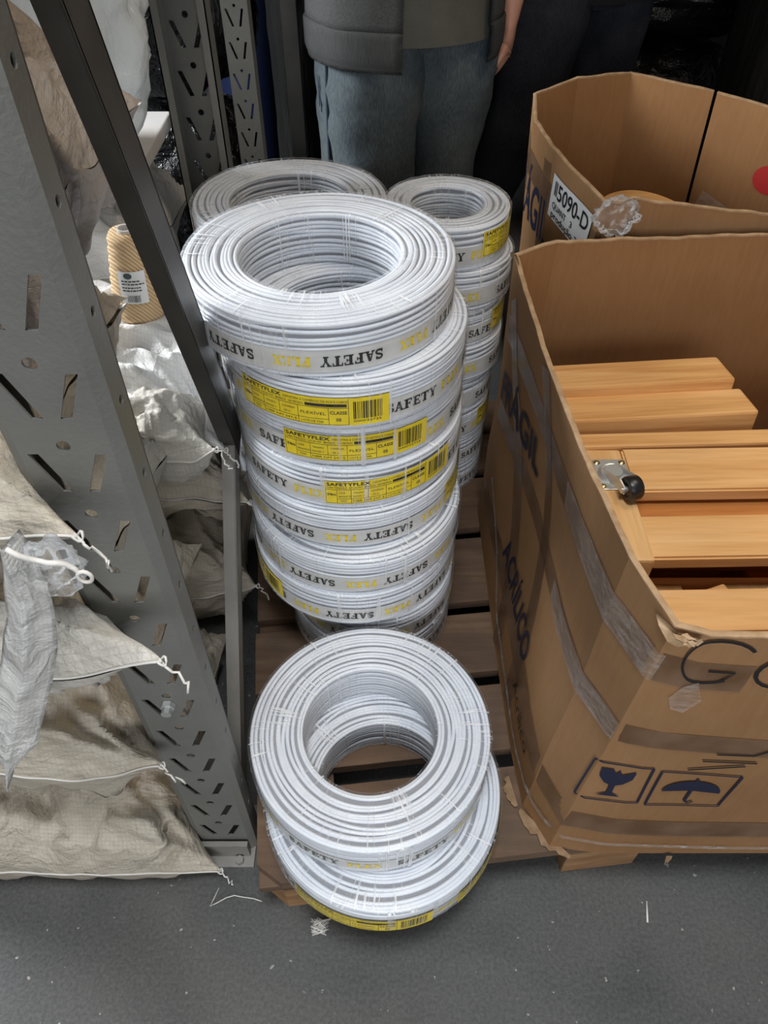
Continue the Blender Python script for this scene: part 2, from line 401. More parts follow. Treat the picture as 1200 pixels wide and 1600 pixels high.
# ------------------------------------------------------------------ setting
bm = BM(); add_box(bm, (-4, -2.5, -0.1), (4, 4.4, 0)); struct(obj('floor', bm, 'concrete'))
bm = BM(); add_box(bm, (-4, 4.4, 0), (4, 4.5, 3.8)); struct(obj('wall_back', bm, 'wall_paint'))
bm = BM(); add_box(bm, (-4, .44, 2.30), (4, 4.4, 2.42)); struct(obj('shade_slab', bm, 'wall_paint'))  # unseen slab added to keep overhead light off the rear stacks

# ------------------------------------------------------------------ pallet
PA = R_(6.5); PC = Vector((-0.183, 0.338, 0)); PM = Matrix.Translation(PC) @ Matrix.Rotation(PA, 4, 'Z')
pal = thing('wooden_pallet', 'worn brown wooden pallet on the concrete under the cable coils and the carton', 'pallet', PC)
PW, PD = 1.2, 1.07
edges = [(0, .135), (.165, .285), (.312, .438), (.466, .625), (.655, .80), (.828, .945), (.968, 1.07)]
random.seed(4)
for i, (y0, y1) in enumerate(edges):
    bm = BM()
    if i == 0:
        poly = [(0.035, 0), (PW - 0.035, 0), (PW, 0.03), (PW, y1), (0, y1), (0, 0.03)]
        add_prism(bm, poly, 0.098, 0.12)
    else:
        d = random.uniform(-.006, .006); add_box(bm, (d, y0, 0.098), (PW + d, y1, 0.12), 0.002)
    bm.transform(PM); obj('deck_board', bm, 'pallet_wood', pal)
for x in (0, PW / 2 - 0.06, PW - 0.12):
    bm = BM(); add_box(bm, (x, 0.004, 0.078), (x + 0.12, PD, 0.0975), 0.002, PM); obj('stringer', bm, 'pallet_wood', pal)
for x in (0, 0.47, PW - 0.12):
    for y in (0.0, 0.48, PD - 0.12):
        bm = BM()
        if x == 0 and y == 0: add_prism(bm, [(0.035, 0.003), (0.125, 0.003), (0.125, 0.12), (0.002, 0.12), (0.002, 0.033)], 0.0, 0.0775)
        else: add_box(bm, (x, y + 0.004, 0.0), (x + 0.12, y + 0.12, 0.0775), 0.003)
        bm.transform(PM); obj('block', bm, 'pallet_block_wood', pal)

# ------------------------------------------------------------------ cable coils
def winding(R, r, h, seed, seg=132):
    rnd = random.Random(seed); bm = BM(); rs = 0.0031; step = rs * 1.93
    st = []
    nr = int((R - r) / step); nz = int((h - 0.004) / step)
    for i in range(nr + 1):
        rr = r + rs + (R - r - 2 * rs) * i / nr
        st.append((rr, h - rs, 't')); st.append((rr, rs, 'b'))
    for i in range(1, nz):
        z = rs + (h - 2 * rs) * i / nz
        st.append((R - rs, z, 'o')); st.append((r + rs, z, 'i'))
    for (r0, z0, side) in st:
        if side == 'b' and rs * 2 < r0 - r < R - r - 3 * rs: continue
        ph = rnd.uniform(0, 50); cr = rnd.uniform(0, 2 * PI); cw = rnd.uniform(0.25, 0.6); sgn = rnd.choice((-1, 1))
        edge = min(r0 - r - rs, R - rs - r0)
        pts = []
        for k in range(seg):
            a = 2 * PI * k / seg; q = Vector((math.cos(a) * 1.6, math.sin(a) * 1.6, ph))
            n1 = noise.noise(q); n2 = noise.noise(q + Vector((0, 0, 9)))
            d = (a - cr) % (2 * PI); s = (min(d / cw, 1) - d / (2 * PI)) * sgn * 0.7
            dr = n1 * 0.0017; dz = n2 * 0.0017
            if side in 'tb': dr += s * step * 0.8; dz = n2 * 0.0010 - (0.0020 if edge < 0.002 else 0)
            else: dz += s * step * 0.8; dr = n1 * 0.0014
            if side == 'o' and z0 > h * 0.8: dr -= (z0 / h - 0.8) * 0.012
            rr = min(max(r0 + dr, r + rs), R - rs); zz = min(max(z0 + dz, rs), h - rs)
            pts.append((rr * math.cos(a), rr * math.sin(a), zz))
        add_tube(bm, pts, rs, 6, closed=True)
    return to_mesh(bm, 'winding')
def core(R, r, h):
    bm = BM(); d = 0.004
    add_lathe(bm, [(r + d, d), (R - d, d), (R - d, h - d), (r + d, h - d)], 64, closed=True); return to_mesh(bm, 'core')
def film(R, r, h, seed):
    d = 0.0028; seg = 144; prof = []
    def arc(cx, cz, a0, a1):
        for k in range(4): a = R_(a0 + (a1 - a0) * k / 3); prof.append((cx + 0.006 * math.cos(a), cz + 0.006 * math.sin(a)))
    Ro, ri, z0, z1 = R + d, r - d, 0.0008, h + d * 0.6
    arc(Ro - .006, z0 + .006, -90, 0); arc(Ro - .006, z1 - .006, 0, 90)
    for k in range(1, 5): prof.append((Ro - .006 + (ri + .012 - Ro) * k / 5, z1))
    arc(ri + .006, z1 - .006, 90, 180); arc(ri + .006, z0 + .006, 180, 270)
    n = len(prof); bm = BM(); rings = []; uv = bm.loops.layers.uv.new('UVMap')
    for k in range(seg):
        a = 2 * PI * k / seg; ring = []
        for i, (rr, z) in enumerate(prof):
            e = noise.noise(Vector((math.cos(a) * 14, math.sin(a) * 14, seed + i * 0.25))) * 0.0009
            ring.append(bm.verts.new(((rr + e) * math.cos(a), (rr + e) * math.sin(a), max(z + e * 0.6, 0.0004))))
        rings.append(ring)
    for k in range(seg):
        A, B = rings[k], rings[(k + 1) % seg]
        for i in range(n):
            j = (i + 1) % n; f = bm.faces.new((A[i], B[i], B[j], A[j]))
            for lp, (u, v) in zip(f.loops, ((k, i), (k + 1, i), (k + 1, i + 1), (k, i + 1))): lp[uv].uv = (u / seg, v / n)
    return to_mesh(bm, 'film')
def on_cyl(R, z0): return lambda u, v: Vector((R * math.cos(u / R - PI / 2), R * math.sin(u / R - PI / 2), z0 + v))
def band_strip(R, z0, hh):
    bm = BM(); seg = 120
    A = [bm.verts.new((R * math.cos(2 * PI * k / seg), R * math.sin(2 * PI * k / seg), z0)) for k in range(seg)]
    B = [bm.verts.new((R * math.cos(2 * PI * k / seg), R * math.sin(2 * PI * k / seg), z0 + hh)) for k in range(seg)]
    for k in range(seg): bm.faces.new((A[k], A[(k + 1) % seg], B[(k + 1) % seg], B[k]))
    return to_mesh(bm, 'band')
def band_text(R, word, off, wd, hh, z0, bandh, flip):
    n = max(3, round(2 * PI * R / 0.1526)); per = 2 * PI * R / n; bm = BM(); g0 = word2d(word, wd, hh)
    for k in range(1):
        g = shift2d(g0, off + k * per, (bandh - hh) / 2)
        V = [(-x, bandh - y) for x, y in g[0]] if flip else g[0]
        add_geo(bm, [on_cyl(R, z0)(x, y) for x, y in V], g[1])
    return to_mesh(bm, 'text')
LW_, LH_ = 0.205, 0.043
def label_print():
    g = [shift2d(text2d('SAFETYFLEX', 0.0056, 0.02, 0.062), 0.004, 0.0355),
         shift2d(text2d('INDÚSTRIA E COMÉRCIO DE FIOS E CABOS', 0.0032, 0, 0.083), 0.069, 0.0362),
         shift2d(text2d('CABO PARALELO  2X2,50 MM²  BRANCO  100 METROS', 0.0031, 0, 0.092), 0.004, 0.0303),
         quads2d([(0.098, 0.0298, 0.151, 0.0342), (0.002, 0.0278, 0.153, 0.0284), (0.1528, 0.001, 0.1534, 0.042), (0.018, 0.0015, 0.0186, 0.028),
                  (0.018, 0.0100, 0.128, 0.0106), (0.1275, 0.0015, 0.1281, 0.028), (0.038, 0.0015, 0.0386, 0.028), (0.062, 0.0105, 0.0626, 0.028),
                  (0.088, 0.0015, 0.0886, 0.028), (0.002, 0.001, 0.0026, 0.042), (0.002, 0.0012, 0.153, 0.0018)]),
         shift2d(text2d('100 Metros', 0.0050, 0.015, 0.013), 0.004, 0.0165),
         shift2d(text2d('COR', 0.0030), 0.021, 0.0205), shift2d(text2d('BRANCO', 0.0030), 0.0205, 0.0135), shift2d(text2d('750V', 0.0034), 0.022, 0.0042),
         shift2d(text2d('TENSÃO', 0.0028), 0.0415, 0.0205), shift2d(text2d('300/300 V', 0.0028), 0.0405, 0.0135),
         shift2d(text2d('COMPRIM.', 0.0028), 0.066, 0.0205), shift2d(text2d('100 m', 0.0028), 0.068, 0.0135),
         shift2d(text2d('NBR NM 247-5', 0.0032, 0, 0.045), 0.0405, 0.0042),
         shift2d(text2d('FLEXÍVEL', 0.0042, 0, 0.033), 0.0915, 0.0165), shift2d(text2d('LOTE DE FAB.', 0.0030, 0, 0.03), 0.0915, 0.0042),
         shift2d(text2d('CLASSE', 0.0048, 0.015, 0.0215), 0.1298, 0.0185), shift2d(text2d('05', 0.0048, 0.015), 0.137, 0.0075),
         shift2d(text2d('000032725', 0.0032, 0, 0.036), 0.159, 0.0055)]
    rnd = random.Random(7); x = 0.159; rects = []
    while x < 0.196:
        wd = rnd.choice((0.0006, 0.0006, 0.0012, 0.0017)); rects.append((x, 0.0105, x + wd, 0.0375)); x += wd + rnd.choice((0.0006, 0.0010, 0.0014))
    g.append(quads2d(rects)); return merge2d(*g)
LPRINT = label_print()
def label_meshes(R, z0, skew=0.0):
    fn = on_cyl(R, z0); fn2 = on_cyl(R + 0.0005, z0); bm = BM(); n = 48; rnd = random.Random(3)
    A = []; B = []
    for k in range(n + 1):
        x = -LW_ / 2 + LW_ * k / n; e = rnd.uniform(-.0004, .0004)
        A.append(bm.verts.new(fn(x, e + skew * x))); B.append(bm.verts.new(fn(x, LH_ + e + skew * x)))
    for k in range(n): bm.faces.new((A[k], A[k + 1], B[k + 1], B[k]))
    pr = lift(shift2d(LPRINT, -LW_ / 2, 0), lambda x, y: fn2(x, y + skew * x)); return to_mesh(bm, 'label'), to_mesh(pr, 'print')
KITS = {}
def kit(R, r, h, variant):
    key = (R, variant)
    if key not in KITS:
        KITS[key] = dict(w=winding(R, r, h, variant * 11 + int(R * 1000)), f=film(R, r, h, variant * 3.7), c=core(R, r, h))
        for nm, mt in (('w', 'cable'), ('f', 'film'), ('c', 'strand_gap_shade')): KITS[key][nm].materials.append(MATS[mt])
    return KITS[key]
BANDS = {}
def bands(R, h, flip):
    key = (R, flip)
    if key not in BANDS:
        bh = 0.027; z0 = 0.013 if not flip else 0.010
        d = dict(b=band_strip(R + 0.0006, z0 - 0.002, bh + 0.004),
                 s=band_text(R + 0.0012, 'SAFETY', 0, 0.079, 0.0145, z0, bh, flip),
                 x=band_text(R + 0.0012, 'FLEX', 0.090, 0.048, 0.0130, z0, bh, flip))
        for nm, mt in (('b', 'band'), ('s', 'ink'), ('x', 'ink_yellow')): d[nm].materials.append(MATS[mt])
        BANDS[key] = d
    return BANDS[key]
LABS = {}
def part(name, me, parent, smooth=None, rz=0.0):
    o = bpy.data.objects.new(name, me); C.objects.link(o); o.parent = parent; o.rotation_euler.z = rz
    if smooth is not None:
        for p in me.polygons: p.use_smooth = True
    return o
def coil(label, x, y, z, R=0.17, r=0.100, h=0.0755, variant=0, flip=False, alpha=0.0, tilt=(0, 0), labels=(), group=None, lz=0.014, skew=0.0):
    t = thing('cable_coil', label, 'cable coil', (x, y, z), group)
    t.rotation_euler = (tilt[0], tilt[1], 0)
    k = kit(R, r, h, variant); rz = variant * 1.7 + x * 40
    wo = part('cable_winding', k['w'], t, 1, rz); part('coil_core', k['c'], wo)
    b = bands(R, h, flip); bo = part('printed_band', b['b'], t, 1, R_(alpha))
    n = max(3, round(2 * PI * R / 0.1526))
    for q in range(n):
        o = part('black_lettering', b['s'], bo, None, 2 * PI * q / n); o['label'] = 'black word on the band'
        o = part('yellow_lettering', b['x'], bo, None, 2 * PI * q / n); o['label'] = 'yellow word on the band'
    for a in labels:
        key = (R, lz, skew)
        if key not in LABS:
            l, p = label_meshes(R + 0.0022, lz, skew); l.materials.append(MATS['label_yellow']); p.materials.append(MATS['ink']); LABS[key] = (l, p)
        lo = part('yellow_label', LABS[key][0], t, 1, R_(a)); lo['label'] = 'yellow paper label'
        part('label_print', LABS[key][1], lo)
    part('clear_film', k['f'], t, 1, rz)
    return t
G_T, G_F, G_R, G_B = 'cable coils in the tall front stack', 'cable coils in the low stack at the pallet front edge', 'small cable coils in the right rear stack', 'cable coils in the left rear stack'
H = 0.0755; Z0 = 0.1205
zt = lambda k: Z0 + H * (9 - k)
coil('topmost white cable coil of the tall stack, upside-down lettering on its band', -0.084, 0.910, zt(1), R=0.178, r=0.107, variant=1, flip=True, alpha=27.8, group=G_T)
coil('second white cable coil down the tall stack, yellow label left of centre', -0.056, 0.893, zt(2), alpha=20, labels=(-12.8,), group=G_T, lz=0.010)
coil('third white cable coil down the tall stack, yellow label at centre', -0.054, 0.905, zt(3), variant=2, alpha=-43.5, labels=(6.4,), group=G_T)
coil('fourth white cable coil down the tall stack, yellow label turned right', -0.051, 0.900, zt(4), variant=1, alpha=-57, labels=(23,), group=G_T, R=0.17, skew=0.03)
coil('fifth white cable coil from the top of the tall stack, upside-down lettering', -0.052, 0.890, zt(5), variant=0, flip=True, alpha=34, labels=(92,), group=G_T)
coil('sixth white cable coil from the top of the tall stack, no yellow label', -0.046, 0.862, zt(6), variant=2, flip=True, alpha=42, group=G_T)
coil('lowest wide white cable coil of the tall stack, yellow label on its left', -0.049, 0.858, zt(7), variant=1, flip=True, alpha=11.3, labels=(-76,), group=G_T)
coil('narrower white cable coil tucked under the tall stack, second from the pallet', -0.022, 0.842, zt(8), R=0.143, r=0.09, flip=True, alpha=62, group=G_T)
coil('narrower white cable coil lying on the pallet at the bottom of the tall stack', -0.024, 0.838, zt(9), R=0.143, r=0.09, variant=1, alpha=40, group=G_T)
coil('upper white cable coil of the low front stack, pallet showing through its hole', -0.020, 0.510, Z0 + H * 0.95, R=0.175, r=0.098, variant=2, alpha=-39, group=G_F)
coil('lower white cable coil of the low front stack, overhanging the pallet edge', -0.002, 0.458, Z0, R=0.175, r=0.098, h=0.071, variant=0, flip=True, alpha=15, labels=(-10, 70), lz=0.0012, group=G_F)
rx = [0.107, 0.121, 0.114, 0.118, 0.109, 0.109, 0.107, 0.107]
names = ['topmost small white cable coil of the right rear stack', 'second small white cable coil down the right rear stack, jutting right',
         'third small white cable coil from the top of the right rear stack', 'fourth small white cable coil from the top of the right rear stack', 'fifth small white cable coil from the top of the right rear stack',
         'sixth small white cable coil from the top of the right rear stack', 'seventh small white cable coil from the top of the right rear stack', 'bottom small white cable coil of the right rear stack, lying on the pallet']
ral = [-28, 42, 20, 48, 40, -10, 30, 18]
for k in range(8):
    coil(names[k], rx[k], 1.24, Z0 + 0.0750 * (7 - k), R=0.107, r=0.062, h=0.0745, variant=k % 3, alpha=ral[k], labels=(84,) if k == 0 else ((100,) if k in (2, 5) else ()), lz=0.020, group=G_R)
bx = [-0.161, -0.160, -0.163, -0.160, -0.162, -0.160, -0.160, -0.160]
bn = ['topmost white cable coil of the left rear stack, partly behind the tall stack', 'second white cable coil from the top of the left rear stack', 'third white cable coil from the top of the left rear stack',
      'fourth white cable coil from the top of the left rear stack', 'fifth white cable coil from the top of the left rear stack', 'sixth white cable coil from the top of the left rear stack', 'seventh white cable coil from the top of the left rear stack', 'bottom white cable coil of the left rear stack, lying on the pallet']
for k in range(8):
    coil(bn[k], bx[k] + 0.001, 1.245, Z0 + H * (7 - k), R=0.165, r=0.102, variant=k % 2, alpha=70 + 13 * k, group=G_B)

# ------------------------------------------------------------------ cartons
class Carton:
    """four-sided tired carton: bottom and top outlines, walls sampled between them"""
    def __init__(s, bot, top, bulge=0.0, seed=0, rim_noise=0.004):
        s.seed = seed; s.dent = None; s.bulge = bulge; s.rim = rim_noise
        s.b = [Vector(p) for p in bot]; s.t = [Vector(p) for p in top]; n = len(bot)
        s.cum = [0]
        for i in range(n): s.cum.append(s.cum[-1] + (s.b[(i + 1) % n].xy - s.b[i].xy).length)
        s.L = s.cum[-1]; s.c = sum((p.xy for p in s.b), Vector((0, 0))) / n
    def at(s, d, h):
        d = d % s.L; n = len(s.b); i = 0
        while i < n - 1 and s.cum[i + 1] <= d: i += 1
        f = (d - s.cum[i]) / (s.cum[i + 1] - s.cum[i])
        return s.b[i].lerp(s.b[(i + 1) % n], f).lerp(s.t[i].lerp(s.t[(i + 1) % n], f), h)
    def pt(s, d, h, off=0.0):
        p = s.at(d, h); e = 0.004
        du = s.at(d + e, h) - s.at(d - e, h); n = Vector((du.y, -du.x, 0)).normalized()
        q = noise.noise(Vector((p.x * 5, p.y * 5, p.z * 5 + s.seed)))
        w = math.sin(PI * h)
        if s.dent: p = p - n * s.dent[1] * w * math.exp(-((d - s.dent[0]) / s.dent[2]) ** 2)
        p = p + n * (s.bulge * w + q * 0.006 * w + off)
        if h > 0.8: p.z += s.rim * noise.noise(Vector((d * 22, s.seed, 0))) * (h - 0.8) * 5
        return p
    def z(s, d, z):
        a = s.at(d, 0).z; b = s.at(d, 1).z; return (z - a) / (b - a)
    def shell(s, ns=150, nz=28, th=0.006, gap=None):
        bm = BM(); ds = sorted(set([s.L * i / ns for i in range(ns)] + s.cum[:-1] + list(gap or ()))); ns = len(ds)
        O = [[bm.verts.new(s.pt(d, j / nz, 0)) for j in range(nz + 1)] for d in ds]
        for i in range(ns):
            A, B = O[i], O[(i + 1) % ns]
            if gap and gap[0] <= ds[i] < gap[1]: continue
            for j in range(nz): bm.faces.new((A[j], B[j], B[j + 1], A[j + 1]))
        bi = BM()
        I = [[bi.verts.new(s.pt(d, j / nz, -th)) for j in range(nz + 1)] for d in ds]
        for i in range(ns):
            A, B = I[i], I[(i + 1) % ns]
            if gap and gap[0] <= ds[i] < gap[1]: continue
            for j in range(nz): bi.faces.new((A[j], A[j + 1], B[j + 1], B[j]))
        be = BM(); rnd = random.Random(s.seed + 1)
        E = []
        for d in ds:
            a = s.pt(d, 1, 0.0004); b = s.pt(d, 1, -th - 0.0004); m = (a + b) / 2 + Vector((0, 0, 0.0012 + rnd.uniform(-.0006, .0006)))
            lo = Vector((0, 0, -0.0025)); E.append([be.verts.new(a + lo), be.verts.new(a), be.verts.new(m), be.verts.new(b), be.verts.new(b + lo)])
        for i in range(ns):
            A, B = E[i], E[(i + 1) % ns]
            if gap and gap[0] <= ds[i] < gap[1]: continue
            for j in range(4): be.faces.new((A[j], B[j], B[j + 1], A[j + 1]))
        return bm, bi, be
    def put(s, g, d0, z0, off=0.0012, slope=0.0):
        def fn(x, y):
            d = d0 + x; return s.pt(d, s.z(d, z0 + y + slope * x), off)
        return lift(g, fn)
    def strip(s, pts, wd, off=0.001, n=40):
        """tape along a path of (d,z)"""
        bm = BM(); prev = None; P = [Vector(p) for p in pts]
        seglen = [(P[i + 1] - P[i]).length for i in range(len(P) - 1)]; tot = sum(seglen)
        for k in range(n + 1):
            x = tot * k / n; i = 0
            while i < len(seglen) - 1 and x > seglen[i]: x -= seglen[i]; i += 1
            q = P[i].lerp(P[i + 1], min(1, x / seglen[i])); t = (P[i + 1] - P[i]).normalized(); nn = Vector((-t.y, t.x)) * wd / 2
            row = []
            for u in (-1, -0.5, 0, 0.5, 1):
                r = q + nn * u; row.append(bm.verts.new(s.pt(r.x, min(1, max(0, s.z(r.x, r.y))), off)))
            if prev:
                for j in range(4): bm.faces.new((prev[j], row[j], row[j + 1], prev[j + 1]))
            prev = row
        return bm

B1bot = [(0.200, 1.085, .121), (0.200, 0.95, .121), (0.201, 0.80, .121), (0.203, 0.66, .121), (0.207, 0.54, .121), (0.214, 0.455, .121), (0.245, 0.393, .121), (0.32, 0.384, .121), (0.58, 0.384, .121), (0.84, 0.40, .121), (0.86, 0.43, .121), (0.86, 1.06, .121), (0.83, 1.10, .121), (0.55, 1.10, .121), (0.25, 1.10, .121)]
B1top = [(0.199, 1.060, .716), (0.205, 0.97, .702), (0.213, 0.80, .697), (0.222, 0.69, .694), (0.232, 0.585, .694), (0.246, 0.475, .694), (0.276, 0.402, .680), (0.31, 0.393, .676), (0.58, 0.378, .688), (0.86, 0.39, .69), (0.89, 0.43, .69), (0.89, 1.08, .715), (0.86, 1.13, .715), (0.55, 1.128, .715), (0.27, 1.105, .716)]
c1 = Carton(B1bot, B1top, 0.0, 3); c1.dent = (.32, .026, .24)
box1 = thing('cardboard_carton', 'big open brown carton in the foreground filled with pine slats', 'cardboard box', (0.53, 0.74, 0.121))
o_, i_, e_ = c1.shell()
obj('outer_wall', o_, 'cardboard', box1, 13); obj('inner_wall', i_, 'cardboard_inner', box1, 13); x = obj('torn_rim', e_, 'cardboard_edge', box1, 60); x['label'] = 'pale frayed cardboard rim'
bm = BM(); add_geo(bm, [Vector(p) + Vector((0, 0, .002)) for p in B1bot], [tuple(range(len(B1bot)))]); obj('bottom_panel', bm, 'cardboard_inner', box1)
cum = c1.cum; dC = cum[6]           # arc length at the front-left fold
dF = lambda x: cum[6] + (x - 0.245) # along the front wall
dL = lambda y: max(0.0, (1.085 - y))   # along the left wall (roughly)
def tape(c, pts, wd, box, m='tape', off=0.0011, name='packing_tape'):
    return obj(name, c.strip(pts, wd, off), m, box, 60)
tape(c1, [(dL(1.06), .60), (dL(.72), .60), (dC - .05, .615), (dC + .13, .605)], 0.048, box1)
tape(c1, [(dL(1.06), .43), (dL(.7), .44), (dC - .04, .47), (dF(.85), .452)], 0.042, box1)
tape(c1, [(dL(.80), .69), (dL(.70), .46), (dL(.62), .14)], 0.045, box1, off=0.0017)
tape(c1, [(dL(1.03), .66), (dL(.9), .44), (dL(.74), .13)], 0.045, box1, off=0.0019)
tape(c1, [(dL(1.06), .22), (dC - .06, .235), (dF(.40), .215), (dF(.86), .205)], 0.05, box1, off=0.0014)
tape(c1, [(dL(.62), .61), (dC - .05, .617), (dC + .01, .612)], 0.046, box1, 'tape_clear', 0.0024, 'clear_tape')
tape(c1, [(dL(.60), .452), (dC - .04, .47), (dC + .0, .47)], 0.040, box1, 'tape_clear', 0.0024, 'clear_tape')
tape(c1, [(dL(1.0), .30), (dL(.8), .16), (dL(.55), .155), (dC, .17), (dF(.5), .15), (dF(.86), .15)], 0.010, box1, 'clear_film', 0.003, 'clear_wrap')
# printed and hand-drawn marks
g = text2d('FRÁGIL', 0.058, 0.018, 0.25)
o = obj('printed_word', c1.put(g, dL(1.05), .455, .0028, .14), 'ink_blue', box1); o['label'] = 'dark blue printed word'
g = text2d('ACRÍLICO', 0.05, 0.014, 0.24)
o = obj('printed_word', c1.put(g, dL(.86), .245, .0028), 'ink_blue', box1); o['label'] = 'dark blue printed word'
g = text2d('Acrílico', 0.024, -0.004, 0.12)
o = obj('marker_word', c1.put(g, dL(.62), .19, 0.003), 'ink', box1); o['label'] = 'small handwritten marker word'
def rect_out(x0, y0, x1, y1, wd, sk=0.0):
    P = [(x0 + sk, y1), (x1 + sk, y1), (x1, y0), (x0, y0), (x0 + sk, y1)]
    return merge2d(*[stroke2d([Vector(P[i]).lerp(Vector(P[i + 1]), k / 6) for k in range(7)], wd) for i in range(4)])
# fragile symbol: cracked goblet in a frame
gob = ([(0.018, .085), (0.075, .085), (0.073, .066), (0.064, .052), (0.052, .045), (0.052, .026), (0.066, .017), (0.027, .017), (0.041, .026), (0.041, .045), (0.029, .052), (0.020, .066)], [(0, 1, 2, 3, 4, 11), (4, 5, 8, 9, 10, 11), (5, 6, 7, 8)])
gob = ([(0.018, .085), (0.038, .085), (0.044, .076), (0.049, .083), (0.055, .074), (0.075, .085), (0.073, .066), (0.062, .052), (0.051, .046), (0.051, .026), (0.066, .018), (0.027, .018), (0.042, .026), (0.042, .046), (0.031, .052), (0.020, .066)],
       [(0, 1, 2, 15), (2, 3, 4, 6, 7, 14, 15), (4, 5, 6), (7, 8, 13, 14), (8, 9, 12, 13), (9, 10, 11, 12)])
o = obj('goblet_symbol', c1.put(merge2d(rect_out(0, .004, .094, .098, .003), gob), dF(.240), .298, 0.0024), 'ink_blue', box1); o['label'] = 'dark blue fragile goblet symbol in a frame'
dome = [(0.047 + 0.036 * math.cos(R_(a)), 0.045 + 0.032 * math.sin(R_(a))) for a in range(0, 181, 15)]
umb = merge2d((dome + [(0.047, 0.050)], [tuple(range(len(dome))) + (len(dome),)]), stroke2d([(0.047, .05), (0.047, .018), (0.052, .013), (0.058, .017)], .004), quads2d([(0.045, .076, .049, .083)]))
o = obj('umbrella_symbol', c1.put(merge2d(rect_out(0, .004, .094, .098, .003), umb), dF(.345), .292, 0.0024), 'ink_blue', box1); o['label'] = 'dark blue umbrella symbol in a frame'
def arcp(cx, cy, rx, ry, a0, a1, n=18): return [(cx + rx * math.cos(R_(a0 + (a1 - a0) * k / n)), cy + ry * math.sin(R_(a0 + (a1 - a0) * k / n))) for k in range(n + 1)]
mk = merge2d(stroke2d(arcp(.040, .045, .040, .036, 35, 300), .004), stroke2d([(.056, .013), (.066, .028), (.040, .030)], .0035), stroke2d(arcp(.112, .030, .026, .026, 60, 420), .004), stroke2d(arcp(.17, .03, .025, .028, 100, 420), .004))
o = obj('marker_scrawl', c1.put(mk, dF(.292), .590, 0.0026), 'ink', box1); o['label'] = 'handwritten black marker scrawl'
mk = merge2d(stroke2d([(0, .0), (.06, .02)], .0035), stroke2d([(.01, .025), (.07, .03)], .0035), stroke2d([(.02, .045), (.06, .048), (.08, .07)], .0035))
o = obj('marker_scrawl', c1.put(mk, dF(.372), .40, 0.0026), 'ink', box1); o['label'] = 'handwritten black marker scrawl'
# torn clear sticker, torn patches and hanging flaps
bm = c1.put(([(0, .02), (.015, .045), (.03, .055), (.042, .02), (.03, -.005), (.012, 0)], [(0, 1, 2, 3, 4, 5)]), dF(.298), .545, 0.003); obj('torn_clear_sticker', bm, 'tape_clear', box1)
def tear(c, d, z, sx, sy, seed, box, name='torn_patch', m='torn_paper', off=0.003):
    rnd = random.Random(seed); bm = BM()
    for k in range(5):
        n = 12; pts = [(math.cos(2 * PI * i / n) * sx * rnd.uniform(.5, 1) * (1 - k * .15), math.sin(2 * PI * i / n) * sy * rnd.uniform(.5, 1) * (1 - k * .15)) for i in range(n)]
        ox, oy = rnd.uniform(-.4, .4) * sx, rnd.uniform(-.4, .4) * sy
        V = [c.pt(d + ox, min(1.0, c.z(d, z + oy)), off + .004 + k * .0015)] + [c.pt(d + x + ox, min(1.0, max(.0, c.z(d, z + y + oy))), off + k * .0015 + rnd.uniform(0, .004)) for x, y in pts]
        add_geo(bm, V, [(0, 1 + i, 1 + (i + 1) % n) for i in range(n)])
    return obj(name, bm, m, box)
x = tear(c1, dC + .025, .675, .040, .014, 3, box1); x['label'] = 'frayed torn fibres at the front corner of the rim'
def flap(bmat, A, B, drop, n=14, seed=1, name='torn_flap'):
    rnd = random.Random(seed); bm = BM(); T = []; U = []; A = Vector(A); B = Vector(B)
    for k in range(n + 1):
        p = A.lerp(B, k / n); q = p + Vector(drop) * (rnd.uniform(.55, 1.0) * math.sin(PI * (k + .6) / (n + 1.2)) ** .5); T.append(bm.verts.new(p)); U.append(bm.verts.new(q))
    for k in range(n): bm.faces.new((T[k], T[k + 1], U[k + 1], U[k]))
    bmesh.ops.solidify(bm, geom=bm.faces[:], thickness=0.003)
    return obj(name, bm, bmat, box1)
flap('torn_paper', (0.198, .50, .126), (0.206, .452, .127), (-.016, -.006, -.002), seed=2); flap('torn_paper', (0.210, .448, .127), (0.275, .378, .127), (-.014, -.014, -.003), seed=5)
flap('torn_paper', (0.415, .378, .128), (0.424, .378, .128), (0, -.006, -.025), 5, 8)
flap('cardboard_edge', (0.198, 1.085, .10 + .60), (0.203, 1.03, .713), (-.004, -.002, .018), 8, 4, 'corner_tab')
B2bot = [(0.31, 1.55, .121), (0.296, 1.46, .121), (0.298, 1.30, .121), (0.305, 1.17, .121), (0.42, 1.16, .121), (0.60, 1.16, .121), (0.84, 1.17, .121), (0.80, 1.50, .121), (0.68, 1.60, .121), (0.52, 1.62, .121), (0.40, 1.60, .121)]
B2top = [(0.297, 1.61, .772), (0.280, 1.475, .768), (0.298, 1.32, .766), (0.343, 1.136, .762), (0.40, 1.142, .765), (0.60, 1.146, .738), (0.85, 1.17, .745), (0.80, 1.50, .766), (0.672, 1.640, .768), (0.513, 1.72, .780), (0.394, 1.685, .780)]
c2 = Carton(B2bot, B2top, 0.0, 9)
box2 = thing('cardboard_carton', 'second open brown carton behind, with white stock label on its left face', 'cardboard box', (0.56, 1.38, 0.121))
o_, i_, e_ = c2.shell(140, 22, gap=(c2.cum[8] - .004, c2.cum[8] + .004))
obj('outer_wall', o_, 'cardboard', box2, 13); obj('inner_wall', i_, 'cardboard_inner', box2, 13); x = obj('torn_rim', e_, 'cardboard_edge', box2, 60); x['label'] = 'pale frayed cardboard rim'
bm = BM(); add_geo(bm, [Vector(p) + Vector((0, 0, .002)) for p in B2bot], [tuple(range(len(B2bot)))]); obj('bottom_panel', bm, 'cardboard_inner', box2)
d3 = c2.cum[3]
g = text2d('FRÁGIL', 0.075, 0.018, 0.25)
